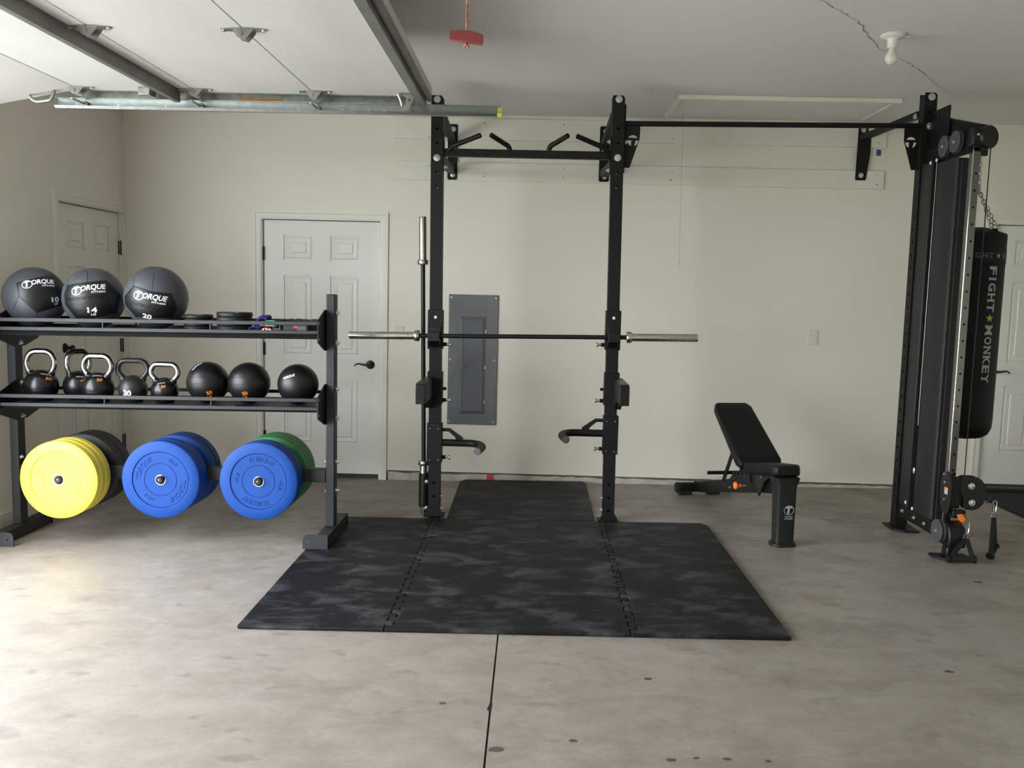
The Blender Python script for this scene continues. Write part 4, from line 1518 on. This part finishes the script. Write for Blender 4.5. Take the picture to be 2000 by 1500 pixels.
def kettlebell(x, y, R, hw, hh, tr_, spin, label, chrome=True, num='', ncol='print_orange', rnd=.05, top_w=None, small=True):
    """R body radius, hw half width of the handle, hh height of the handle above the body centre"""
    z = S2 + fz(x) + .0012
    h = thing('kettlebell', label, 'kettlebell', (x, y, z), (0, 0, spin), worldgeo=False, group='kettlebells on the lower shelf')
    cz = R * .90
    prof = [(0, 0), (R * .58, 0), (R * .66, .004)]
    for i in range(1, 15):
        a = -pi / 2 + .72 + (pi - .72) * i / 14
        prof.append((R * cos(a) if i < 14 else 0, cz + R * sin(a)))
    body = B().lathe(prof, n=40).obj('body', 'kettlebell_black' if chrome else 'kettlebell_iron', h)
    tw = top_w if top_w else hw * .72
    # horns leave the body, spread and close over the top
    base = R * .52
    pts = [(-base, 0, cz + R * .62), (-hw * .98, 0, cz + hh * .66), (-tw, 0, cz + hh), (tw, 0, cz + hh), (hw * .98, 0, cz + hh * .66), (base, 0, cz + R * .62)]
    path = arc_pts(pts, rnd, 8)
    B().tube(path, tr_, n=18).obj('handle', 'handle_chrome' if chrome else 'kettlebell_iron', h)
    for s in (-1, 1):
        p0 = Vector((s * base * .92, 0, cz + R * .52))
        d = (Vector((s * hw * .98, 0, cz + hh * .66)) - Vector((s * base, 0, cz + R * .62))).normalized()
        B().cyl(p0, p0 + d * R * .42, tr_ * 1.75, tr_ * 1.25, n=18).obj('horn', 'kettlebell_black' if chrome else 'kettlebell_iron', body)
    # prints on the front
    M = Matrix.Rotation(-spin, 3, 'Z')
    fr = tuple(M @ v for v in ball_frame((x, y, z + cz)))

    def put(s, a, c, w, hgt, m, shear=.15, bold=.02):
        b = B()
        ball_text(b, s, fr, R * 1.008, a, c, 0, w, hgt, shear=shear, bold=bold)
        for i in range(len(b.v)):
            b.v[i] = b.v[i] + Vector((0, 0, cz))
        b.obj('print', m, body)
    if num:
        if chrome:
            put(num[0], num[1], num[2], R * .36, R * .20, ncol)
            put('TORQUE', num[1] - .12, num[2] + .26, R * .60, R * .12, 'print_gray', shear=.2)
        else:
            put(num[0], num[1], num[2], R * .56, R * .46, 'print_white', 0, .04)
    return h


kettlebell(-2.888, 5.05, .096, .088, .205, .0165, .12, 'largest kettlebell marked 50, black body with chrome handle', num=('50', .40, .42), rnd=.12, top_w=.056)
kettlebell(-2.712, 5.145, .090, .080, .205, .0165, 1.05, 'kettlebell with chrome handle turned sideways beside the one marked 50', num=('40', .25, .30), rnd=.10, top_w=.055)
kettlebell(-2.535, 5.02, .092, .098, .188, .0165, -.1, 'kettlebell with chrome handle and orange 30 on a black body', num=('30', .10, .50), rnd=.09, top_w=.066)
kettlebell(-2.345, 5.06, .083, .093, .168, .0155, .15, 'all black iron kettlebell marked 30 in white', chrome=False, num=('30', -.40, -.30), rnd=.07, top_w=.066)
kettlebell(-2.148, 5.04, .078, .090, .155, .0155, -.05, 'smallest kettlebell, black body with chrome handle and orange mark', num=('20', -.12, .30), rnd=.06, top_w=.066)


def slam_ball(x, y, R, label, num=None, logo=None):
    z = S2 + fz(x)
    h = thing('slam_ball', label, 'slam ball', (x, y, z), worldgeo=False, group='slam balls on the lower shelf')
    c = Vector((0, 0, R + .0006))
    body = B().sphere(c, R, 48, 28).obj('ball', 'black_vinyl', h)
    fr = ball_frame((x, y, z + R))
    for v in (.22, -.1):
        pts = [c + ball_point(fr, R, -.9 + 1.8 * i / 24, v + .05 * sin(i * .2), 1.0005) for i in range(25)]
        B().tube(pts, .0009, n=5).obj('mould_seam', 'black_rubber', body)
    if num:
        b = B()
        ball_text(b, num[0], fr, R * 1.006, num[1], num[2], .35, R * .26, R * .20, bold=.03)
        ball_text(b, 'LB', fr, R * 1.006, num[1] + .02, num[2] - .17, .35, R * .2, R * .12, bold=.03)
        for i in range(len(b.v)):
            b.v[i] = b.v[i] + c
        b.obj('print', 'print_orange', body)
    if logo:
        b = B()
        ball_text(b, 'TORQUE', fr, R * 1.006, logo[0], logo[1], logo[2], logo[3], logo[3] * .24, shear=.2, bold=.02)
        for i in range(len(b.v)):
            b.v[i] = b.v[i] + c
        b.obj('print', 'print_white', body)


slam_ball(-1.899, 5.06, .1215, 'black rubber slam ball beside the smallest kettlebell, white logo on its shoulder', ('50', .05, -.50), (-.50, .78, .5, .07))
slam_ball(-1.6555, 5.06, .1215, 'black rubber slam ball with orange mark, middle of the three', ('50', -.20, -.50))
slam_ball(-1.366, 5.06, .1185, 'black rubber slam ball next to the rack upright, white logo on its side', None, (-.45, .36, .15, .075))
h = thing('phone', 'flat black phone lying on the lower shelf under the slam balls', 'phone', (-1.665, 4.90, S2 + fz(-1.665) + .0005))
s2 = S2 + fz(-1.66)
B().box(-1.735, -1.595, 4.865, 4.94, s2, s2 + .008).obj('case', 'black_band', h, bevel=.003)
B().box(-1.730, -1.600, 4.870, 4.935, s2 + .008, s2 + .0085).obj('screen', 'screen_black', h)

# ================================================================== weight bench
bx0, by0 = 1.528, 5.145
wb = thing('weight_bench', 'black adjustable weight bench with raised back pad and orange knob', 'weight bench', (bx0, by0, fz(bx0)), (0, 0, radians(10.8)), worldgeo=False)


def pad(name, w0, w1, L, t, M, parent, rad=.02, taper_pow=1.0):
    """padded board: local x across, y along 0..L, z thickness 0..t; w0 at y=0, w1 at y=L"""
    b = B()
    ny, P, F = 14, [], []
    sec = rrect(-.5, .5, 0, t, .022, 4)
    m = len(sec)
    for i in range(ny + 1):
        s_ = i / ny
        w = w0 + (w1 - w0) * s_ ** taper_pow
        e = min(1.0, min(s_, 1 - s_) / .06)
        k = sqrt(max(0.0, 1 - (1 - e) ** 2))
        ww = w - .03 * (1 - k)
        tt = (t - .018 * (1 - k)) / t
        for u, v in rrect(-ww / 2, ww / 2, 0, t * tt, .020, 4):
            P.append((u, s_ * L, v + (t - t * tt) * .5))
    for i in range(ny):
        for k in range(m):
            F.append((i * m + k, i * m + (k + 1) % m, (i + 1) * m + (k + 1) % m, (i + 1) * m + k))
    F += [tuple(range(m - 1, -1, -1)), tuple(range(ny * m, ny * m + m))]
    b.add(P, F)
    b.xf(M)
    return b.obj(name, 'upholstery', parent)


# front post and its foot
b = B()
P, F = [], []
for z, w, d, oy in ((.018, .112, .085, 0), (.36, .122, .095, .01), (.415, .150, .14, .02)):
    for u, v in rrect(-w / 2, w / 2, -d / 2, d / 2, .018, 3):
        P.append((u, v + oy, z))
m = 16
for i in range(2):
    for k in range(m):
        F.append((i * m + k, i * m + (k + 1) % m, (i + 1) * m + (k + 1) % m, (i + 1) * m + k))
F += [tuple(range(m - 1, -1, -1)), tuple(range(2 * m, 3 * m))]
post = b.add(P, F).obj('front_post', 'shroud_gray', wb)
B().plate(rrect(-.078, .078, -.058, .058, .05, 8), [], XY(0.0), .020).obj('foot_pad', 'shroud_gray', wb, bevel=.006)
# logo on the post
b = B()
lg = lambda u, v: (u + .006, -.0492 + (v + .115) * -.010, .225 + v)
n = 28
P, F = [], []
for i in range(n):
    t = 2 * pi * i / n
    for R in (.030, .0265):
        P.append(lg(R * 1.08 * cos(t), R * sin(t) * .95))
for i in range(n):
    j = (i + 1) % n
    F.append((2 * i, 2 * j, 2 * j + 1, 2 * i + 1))
b.add(P, F)
text_on(b, 'T', lg, width=.042, height=.044, bold=.05, shear=.12)
text_on(b, 'TORQUE', lg, width=.052, height=.010, bold=.02, off=(0, -.040))
text_on(b, 'FITNESS', lg, width=.052, height=.009, bold=.02, off=(0, -.052))
b.obj('logo', 'print_gray', post)
# spine from the rear foot up to the post, with the ladder
spine = [(.05, .40), (.20, .40), (.34, .345), (1.30, .105), (1.36, .105), (1.36, .03), (1.26, .03), (.25, .262), (.05, .30)]
B().plate(spine, [], YZ(-.034), .068).obj('spine', 'shroud_black', wb, bevel=.006)
lad = [(.38, .30)]
for k in range(5):
    y = .40 + .056 * k
    t = .365 - .25 * (y - .34)
    lad += [(y, t - .004), (y + .006, t + .014), (y + .036, t + .014), (y + .044, t - .012)]
lad += [(.70, .255), (.66, .235)]
for s in (-1, 1):
    B().plate(lad, [], YZ(s * .040 - .004), .008).obj('ladder_plate', 'black_plate', wb)
rearbar = B().tube([(-.170, 1.345, .052), (.250, 1.345, .052)], .036, n=14).obj('rear_foot_bar', 'black_powder', wb)
for s, xe in ((-1, -.180), (1, .260)):
    B().lathe([(0, 0), (.038, 0), (.040, .006), (.040, .03), (.036, .034)], (xe, 1.345, .050), (-s, 0, 0), 8).obj('end_cap', 'black_rubber', rearbar)
    B().box(s * .11 - .05, s * .11 + .05, 1.315, 1.375, .0, .03).obj('floor_pad', 'black_rubber', rearbar, bevel=.004)
# seat, raised at its nose
M = Matrix.Translation((0, -.035, .424)) @ Matrix.Rotation(radians(-9.0), 4, 'X')
pad('seat_pad', .165, .270, .36, .070, M, wb)
B().bar((0, 0, .408), (0, .29, .362), .09, .020).obj('seat_carrier', 'shroud_black', wb, bevel=.004)
# back pad
M = Matrix.Translation((.018, .395, .374)) @ Matrix.Rotation(radians(33), 4, 'X')
pad('back_pad', .305, .262, .60, .066, M, wb)
B().bar((0, .42, .372), (0, .80, .622), .06, .03).obj('back_frame', 'shroud_black', wb, bevel=.004)
# support leg from the back pad to the ladder
for s in (-1, 1):
    B().bar((s * .052, .62, .500), (s * .052, .78, .225), .010, .034, up=(0, 1, 0)).obj('support_leg', 'black_powder', wb, bevel=.002)
B().cyl((-.160, .80, .275), (.10, .80, .275), .0125, n=14).obj('adjust_lever', 'black_powder', wb)
B().plate([(.44, .385), (.62, .50), (.64, .45), (.60, .38)], [], YZ(-.052), .006).obj('side_plate', 'black_plate', wb)
# bracket with the orange pull knob
B().plate([(.08, .402), (.33, .372), (.28, .335), (.245, .262), (.222, .248), (.200, .285), (.16, .35)], [], YZ(-.060), .010).obj('pivot_bracket', 'shroud_gray', wb)
kn = B().lathe([(0, 0), (.013, 0), (.012, .022), (.016, .028), (.0235, .030), (.0245, .036), (.022, .042), (0, .044)], (-.072, .46, .262), (-1, 0, 0), 20).obj('pull_knob', 'orange_plastic', wb)
B().cyl((-.034, .46, .262), (-.0715, .46, .262), .008, n=12).obj('knob_stem', 'zinc_bolt', kn)
for y, z in ((.55, .232), (.63, .212), (.71, .192), (.20, .372)):
    B().lathe([(0, 0), (.007, 0), (.006, .005), (0, .006)], (-.0345 if y > .3 else -.0605, y, z), (-1, 0, 0), 10).obj('bolt', 'zinc_bolt', wb)

# ================================================================== cable tower
ct = thing('cable_tower', 'tall black cable machine tower with chrome column at the end of the rig', 'cable machine', (2.43, 5.3, fz(2.43)))
g = fz(2.42)
up = upright_mesh(TX, g + .010, 2.768, [2.65, 2.48], [2.02 - .0815 * k for k in range(22)], lean=0).obj('upright', 'black_powder', ct)
for z in (2.742, 2.567):
    disc_bolt((TX + .003, RY0, z), (0, -1, 0), .022, up)
B().plate([(TX - .075, 5.53), (TX - .02, 5.47), (TX + .075, 5.47), (TX + .085, 5.69), (TX - .075, 5.69)], [], XY(g + .0005), .012).obj('base_plate', 'black_powder', ct, bevel=.003)
for z in (g + .10,):
    hex_bolt((TX - .01, RY0, z), (-.4, -1, 0), ct, .013, .03)
# connecting plate above the covers
B().plate(rrect(5.33, 5.578, 2.42, 2.645, .012), [circ(5.44, 2.605, .009, 12)], YZ(TX + .005), .006).obj('mount_plate', 'black_powder', ct)
B().bar((TX + .035, 5.45, 2.555), (2.47, 5.03, 2.435), .045, .075).obj('top_beam', 'black_powder', ct, bevel=.004)
# covers over the weight guides
c1 = B().box(TX - .030, TX + .055, 5.440, 5.577, g + .165, 2.335).obj('weight_shroud', 'shroud_gray', ct, bevel=.010, seg=3)
c2 = B()
prof = [(TX - .014, 5.395), (TX - .014, 5.195), (TX + .002, 5.170), (TX + .060, 5.170), (TX + .068, 5.178), (TX + .068, 5.395)]
c2.plate(prof, [], XY(g + .16), 2.335 - g - .16 - .02)
c2 = c2.obj('weight_shroud', 'shroud_gray', ct, bevel=.004)
B().box(TX + .022, TX + .026, 5.1685, 5.1699, g + .17, 2.30).obj('shroud_seam', 'pulley_gray', c2)
B().cyl((TX - .008, 5.418, g + .70), (TX - .008, 5.418, 2.33), .0030, n=10).obj('guide_rod', 'dull_zinc', ct)
B().cyl((TX + .03, 5.418, g + .18), (TX + .03, 5.418, 2.33), .012, n=10).obj('guide_rod', 'black_plate', ct)
B().lathe([(0, 0), (.010, 0), (.012, .02), (.008, .035), (0, .036)], (TX - .010, 5.418, g + .395), (0, 0, 1), 12).obj('rod_nut', 'chrome', ct)
for y, z in ((5.455, 2.325), (5.41, 2.335), (5.465, g + .20), (5.40, g + .175)):
    B().lathe([(0, 0), (.011, 0), (.009, .004), (.004, .005), (0, .005)], (TX - .030 if y > 5.43 else TX - .015, y, z), (-1, 0, 0), 14).obj('screw', 'print_white', ct)
# top beam cross piece over the covers
B().box(TX - .005, TX + .06, 5.06, 5.578, 2.335, 2.42).obj('top_rail', 'black_powder', ct, bevel=.004)
B().plate([(5.45, 2.56), (5.05, 2.45), (5.05, 2.34), (5.57, 2.34), (5.57, 2.56)], [], YZ(TX + .020), .010).obj('head_plate', 'black_powder', ct)
# pulleys under the top rail
for y, z in ((5.290, 2.395), (5.150, 2.398)):
    pu = B().lathe([(0, 0), (.060, 0), (.062, .003), (.060, .010), (.050, .013), (.060, .016), (.060, .026), (0, .026)], (TX - .040, y, z), (1, 0, 0), 36).obj('pulley', 'pulley_gray', ct)
    B().lathe([(0, 0), (.010, 0), (.009, .006), (0, .008)], (TX - .0401, y, z), (-1, 0, 0), 8).obj('bolt', 'zinc_bolt', pu)
# swivel head at the top
b = B().box(2.395, 2.487, 4.985, 5.05, 2.352, 2.448)
hd = b.obj('pulley_head', 'shroud_black', ct, bevel=.012, seg=3)
B().lathe([(0, -.028), (.060, -.028), (.064, -.022), (.064, .022), (.060, .028), (0, .028)], (2.488, 5.02, 2.402), (.45, -1, 0), 32).obj('pulley_cover', 'shroud_black', hd)
B().lathe([(0, 0), (.008, 0), (.006, .005), (0, .006)], (2.425, 4.985, 2.412), (0, -1, 0), 10).obj('bolt', 'zinc_bolt', hd)
# chrome column with holes
cx0, cx1, cy0, cy1 = 2.437, 2.479, 5.052, 5.094
hz = [2.21 - .094 * k for k in range(19)]
b = B()
zc0, zc1 = g + .46, 2.352
b.plate(rect(cx0, cx1, zc0, zc1), [circ((cx0 + cx1) / 2 + .002, z, .0065, 12) for z in hz if zc0 + .02 < z < zc1 - .02], XZ(cy0), .003)
b.box(cx0, cx0 + .003, cy0 + .003, cy1, zc0, zc1)
b.box(cx1 - .003, cx1, cy0 + .003, cy1, zc0, zc1)
b.box(cx0 + .003, cx1 - .003, cy1 - .003, cy1, zc0, zc1)
b.obj('chrome_column', 'dim_reflection_chrome', ct, smooth=False)
for yy in (cy0, ):
    B().cyl((cx0 + .001, yy + .001, zc0), (cx0 + .001, yy + .001, zc1), .004, n=12).obj('edge_highlight', 'chrome', ct)  # brighter rod added along one edge as the column's highlight
B().box(cx0 + .006, cx1 - .006, cy0 + .008, cy1 - .006, g + .12, zc1 - .01).obj('column_core', 'black_plate', ct)
# lower carriage: side plates with the dual pulleys
zc = .395
car = B().plate([(4.985, zc - .105), (5.005, zc - .125), (5.05, zc - .125), (5.085, zc - .09), (5.10, zc - .02), (5.10, zc + .05), (5.075, zc + .10), (5.03, zc + .12), (4.995, zc + .10), (4.975, zc + .05), (4.975, zc - .05)], [circ(5.04, zc + .055, .010, 10), circ(5.035, zc - .045, .010, 10)], YZ(2.418), .008).obj('carriage_plate', 'shroud_gray', ct)
B().box(2.427, 2.490, 4.995, 5.10, zc - .09, zc + .09).obj('carriage_block', 'shroud_black', ct, bevel=.01)
B().plate(rect(5.005, 5.045, zc - .012, zc + .028), [], YZ(2.4175, -1), .0006).obj('warning_label', 'print_gray', car)
B().plate(rect(5.005, 5.045, zc + .014, zc + .028), [], YZ(2.4168, -1), .0004).obj('warning_band', 'orange_sticker', car)
for y, z in ((5.04, zc + .055), (5.035, zc - .045), (5.055, zc + .10)):
    B().lathe([(0, 0), (.008, 0), (.007, .006), (0, .008)], (2.4165, y, z), (-1, 0, 0), 8).obj('bolt', 'zinc_bolt', car)
dp = []
for i in range(17):
    t = -pi / 2 + pi * i / 16
    dp.append((2.555 + .078 * cos(t), zc + .002 + .098 * sin(t)))
dp += [(2.505, zc + .10), (2.487, zc + .094), (2.483, zc + .04), (2.487, zc + .005), (2.505, zc - .02), (2.508, zc - .075), (2.52, zc - .092)]
da = B().plate(dp, [], XZ(4.992), .008).obj('swivel_plate', 'shroud_gray', ct)
B().plate(dp, [], XZ(5.032), .008).obj('swivel_plate', 'shroud_gray', ct)
for x, z in ((2.545, zc + .045), (2.555, zc - .052)):
    B().lathe([(0, 0), (.040, 0), (.042, .004), (.034, .014), (.042, .024), (.040, .028), (0, .028)], (x + .01, 5.002, z), (0, 1, 0), 24).obj('small_pulley', 'black_plate', da)
    B().lathe([(0, 0), (.020, 0), (.018, .004), (.009, .005), (.008, .012), (0, .013)], (x, 4.992, z), (0, -1, 0), 14).obj('bolt', 'zinc_bolt', da)
B().box(2.478, 2.50, 4.998, 5.035, zc - .06, zc + .03).obj('swivel_neck', 'black_plate', ct, bevel=.004)
# cable from the head to the swivel
B().cyl((2.508, 5.005, 2.37), (2.508, 5.010, zc + .08), .0032, n=8).obj('cable', 'black_plate', ct)
# pop pin with the orange tab
B().plate([(2.462, .278), (2.505, .283), (2.512, .262), (2.508, .238), (2.487, .235), (2.470, .255)], [], XZ(4.965), .012).obj('release_tab', 'orange_plastic', ct, bevel=.002)
B().box(2.44, 2.515, 4.97, 5.02, .255, .300).obj('tab_housing', 'shroud_black', ct, bevel=.004)
# base: low beam, guide disc, front foot
B().bar((TX, 5.58, g + .128), (TX + .01, 4.93, g + .128), .058, .075).obj('base_beam', 'black_powder', ct, bevel=.005)
for y in (5.50, 5.33, 5.19):
    hex_bolt((TX - .029, y, g + .135), (-1, 0, 0), ct, .009, .014)
pu = B().lathe([(0, 0), (.066, 0), (.068, .003), (.066, .012), (.052, .016), (.066, .020), (.066, .032), (0, .032)], (TX - .055, 4.985, g + .148), (1, 0, 0), 36).obj('pulley', 'pulley_gray', ct)
B().lathe([(0, 0), (.010, 0), (.009, .006), (0, .008)], (TX - .0551, 4.985, g + .148), (-1, 0, 0), 8).obj('bolt', 'zinc_bolt', pu)
b = B()
b.plate([(4.895, g + .07), (5.03, g + .07), (5.03, g + .19), (4.98, g + .215), (4.915, g + .19), (4.895, g + .15)], [], YZ(TX - .02), .10)
b.obj('pulley_block', 'shroud_black', ct, bevel=.012, seg=3)
B().box(TX - .022, TX + .045, 4.905, 4.975, g + .012, g + .075).obj('front_post', 'shroud_black', ct, bevel=.01)
B().plate([(TX - .085, 4.93), (TX - .03, 4.875), (TX + .10, 4.875), (TX + .12, 4.905), (TX + .12, 5.0), (TX - .085, 5.0)], [], XY(g + .0005), .014).obj('front_foot', 'black_powder', ct, bevel=.004)


# ------------------------------------------------------------------ cable handles
def d_handle(top, ends, label, ring_h, clip=True):
    """strap handle: top of the clip, the two ends of the grip"""
    h = thing('strap_stirrup', label, 'cable attachment', tuple(ends[0]), group='strap grips of the cable tower')
    top = Vector(top)
    e0, e1 = Vector(ends[0]), Vector(ends[1])
    # snap hook
    w = .010
    d = Vector((.0, 0, -1))
    pts = [top + Vector((w * sin(t), 0, .012 * cos(t) - .012)) for t in [i * pi / 5 - pi / 2 for i in range(6)]]
    loop = [top + Vector((x, 0, z)) for x, z in ((0, 0), (.009, -.006), (.012, -.022), (.008, -.062), (0, -.070), (-.007, -.062), (-.009, -.022), (-.008, -.006))]
    B().tube(loop, .0036, n=8, closed=True).obj('snap_hook', 'chrome', h)
    dr_ = top + Vector((0, 0, -.074))
    B().tube([dr_ + Vector((x, 0, z)) for x, z in ((0, .008), (.014, -.004), (.019, -.020), (-.019, -.020), (-.014, -.004))], .003, n=8, closed=True).obj('d_ring', 'chrome', h)
    a = dr_ + Vector((0, 0, -.020))
    for e in (e0, e1):
        B().bar(a, e, .026, .004, up=(0, 1, 0)).obj('strap', 'nylon_black', h)
    ax = (e1 - e0).normalized()
    B().cyl(e0 - ax * .004, e1 + ax * .004, .0175, n=18).obj('grip', 'nylon_black', h)
    for e, s in ((e0, -1), (e1, 1)):
        B().lathe([(.006, 0), (.022, 0), (.024, .004), (.022, .010), (.010, .010), (.006, .004)], e + ax * (s * .004), ax * s, 18).obj('grip_end', 'black_plate', h)
    return h


gg = fz(2.45)
d_handle((2.478, 4.872, .262), ((2.378, 4.842, gg + .026), (2.508, 4.842, gg + .026)), 'black strap cable handle resting on the floor by the front foot of the tower', .1)
d_handle((2.665, 4.955, .368), ((2.648, 4.925, .058), (2.700, 4.985, .092)), 'black strap cable handle hanging free beside the swivel pulley', .1)
B().tube([(2.632, 4.99, zc - .05), (2.655, 4.97, .385), (2.664, 4.962, .378)], .003, n=8).obj('cable', 'black_plate', ct)
B().tube([(2.492, 4.99, zc - .10), (2.485, 4.93, .280), (2.479, 4.884, .272)], .003, n=8).obj('cable', 'chrome', ct)

# ================================================================== punching bag
px, py = 2.924, 5.93
BR = .180
bag = thing('punching_bag', 'black hanging punching bag printed FIGHT MONKEY behind the cable tower', 'punching bag', (px, py, .585))
prof = [(0, .578), (.06, .580), (.12, .592), (.158, .618), (.176, .66), (BR, .72), (BR, 1.20), (BR + .001, 1.935), (.176, 1.942), (.150, 1.952), (.10, 1.972), (.05, 1.985), (0, 1.988)]
body = B().lathe(prof, (px, py, 0), (0, 0, 1), 48).obj('bag_body', 'bag_canvas', bag)
B().lathe([(BR + .0012, 1.745), (BR + .003, 1.747), (BR + .003, 1.84), (BR + .0012, 1.842)], (px, py, 0), (0, 0, 1), 48).obj('logo_band', 'bag_canvas', body)


def on_bag(a0, z0, vertical):
    def m(u, v):
        if vertical:
            uu, vv = v, -u
        else:
            uu, vv = u, v
        a = a0 + uu / BR
        return (px + (BR + .0036) * sin(a), py - (BR + .0036) * cos(a), z0 + vv)
    return m


def star2d(b, m, r, cx=0, cy=0, rot=0):
    P = [m(cx, cy)]
    for i in range(10):
        t = rot + pi / 2 + 2 * pi * i / 10
        q = r if i % 2 == 0 else r * .42
        P.append(m(cx + q * cos(t), cy + q * sin(t)))
    b.add(P, [(0, 1 + i, 1 + (i + 1) % 10) for i in range(10)])


SERIFS = {'F': ((-.34,), (-.36,)), 'I': ((0,), (0,)), 'G': ((), ()), 'H': ((-.38, .38), (-.38, .38)), 'T': ((), (0,)), 'M': ((-.42, .42), (-.42, .42)),
          'O': ((), ()), 'N': ((-.40, .40), (-.40,)), 'K': ((-.38, .36), (-.38, .38)), 'E': ((-.36,), (-.36,)), 'Y': ((-.38, .38), (0,))}


def serif_text(b, s, m, length, height, off=0.0):
    """letters set one by one, slab serifs added to the stems"""
    wts = [.62 if c == 'I' else (1.2 if c == 'M' else 1.0) for c in s]
    unit = length / sum(wts)
    u = off - length / 2
    for c, w in zip(s, wts):
        cx, lw = u + unit * w / 2, unit * w * .80
        text_on(b, c, m, width=lw * (.42 if c == 'I' else 1), height=height, bold=.03, off=(cx, 0))
        for sgn, xs in ((1, SERIFS[c][0]), (-1, SERIFS[c][1])):
            for x in xs:
                a0, a1 = cx + x * lw - unit * .16, cx + x * lw + unit * .16
                v0, v1 = sgn * height * .5, sgn * height * .38
                b.add([m(a0, v0), m(a1, v0), m(a1, v1), m(a0, v1)], [(0, 1, 2, 3)])
        u += unit * w


cam_a = math.atan2(px, py)                 # direction of the bag face turned to the room
A0 = .66 - cam_a
b = B()
m_ = on_bag(A0, 1.345, True)
serif_text(b, 'FIGHT', m_, .305, .052, -.235)
b.obj('print', 'print_gray', body)
b = B()
serif_text(b, 'MONKEY', m_, .385, .052, .185)
b.obj('print', 'print_gray', body)
b = B()
star2d(b, m_, .029, -.047, 0, pi / 2)
b.obj('print_star', 'print_yellow', body)
b = B()
m2 = on_bag(.33 - cam_a, 1.795, False)
serif_text(b, 'FIGHT', m2, .185, .036, -.035)
b.obj('band_print', 'print_dim', body)
b = B()
serif_text(b, 'MONKEY', m2, .22, .036, .235)
b.obj('band_print', 'print_dim', body)
b = B()
star2d(b, m2, .018, .090, 0)
b.obj('print_star', 'print_yellow', body)
# D rings, chains and swivel
top = Vector((px - .01, py, 2.235))


def chain(p0, p1, bld, wire=.0026):
    p0, p1 = Vector(p0), Vector(p1)
    d = p1 - p0
    n = max(2, int(d.length / .027))
    d.normalize()
    a = d.orthogonal().normalized()
    c = d.cross(a)
    step = (p1 - p0).length / n
    for i in range(n):
        ctr = p0 + d * (step * (i + .5))
        s = a if i % 2 else c
        pts = [ctr + d * (.018 * cos(t)) + s * (.010 * sin(t)) for t in [2 * pi * k / 10 for k in range(10)]]
        bld.tube(pts, wire, n=5, closed=True)


for k in range(4):
    t = radians(50 + 90 * k) - cam_a
    rp = Vector((px + .135 * sin(t), py - .135 * cos(t), 1.985))
    b = B()
    b.tube([rp + Vector((.016 * cos(q), 0, .016 * sin(q) - .005)) for q in [2 * pi * i / 12 for i in range(12)]], .003, n=6, closed=True)
    dr_ = b.obj('d_ring', 'dull_zinc', bag)
    B().box(rp.x - .016, rp.x + .016, rp.y - .004, rp.y + .004, 1.90, 1.972).obj('hanging_strap', 'nylon_black', bag)
    b = B()
    chain(rp + Vector((0, 0, .010)), top, b)
    b.obj('chain', 'dull_zinc', bag)
B().lathe([(0, -.015), (.012, -.012), (.014, 0), (.010, .03), (.006, .035), (0, .036)], top, (0, 0, 1), 16).obj('swivel', 'dull_zinc', bag)
b = B()
chain(top + Vector((0, 0, .03)), (px - .01, py, 2.436), b)
b.obj('chain', 'dull_zinc', bag)
B().bar((TX + .037, 5.66, 2.475), (px + .02, py + .01, 2.475), .04, .05).obj('bag_hanger_arm', 'black_powder', ct, bevel=.004)
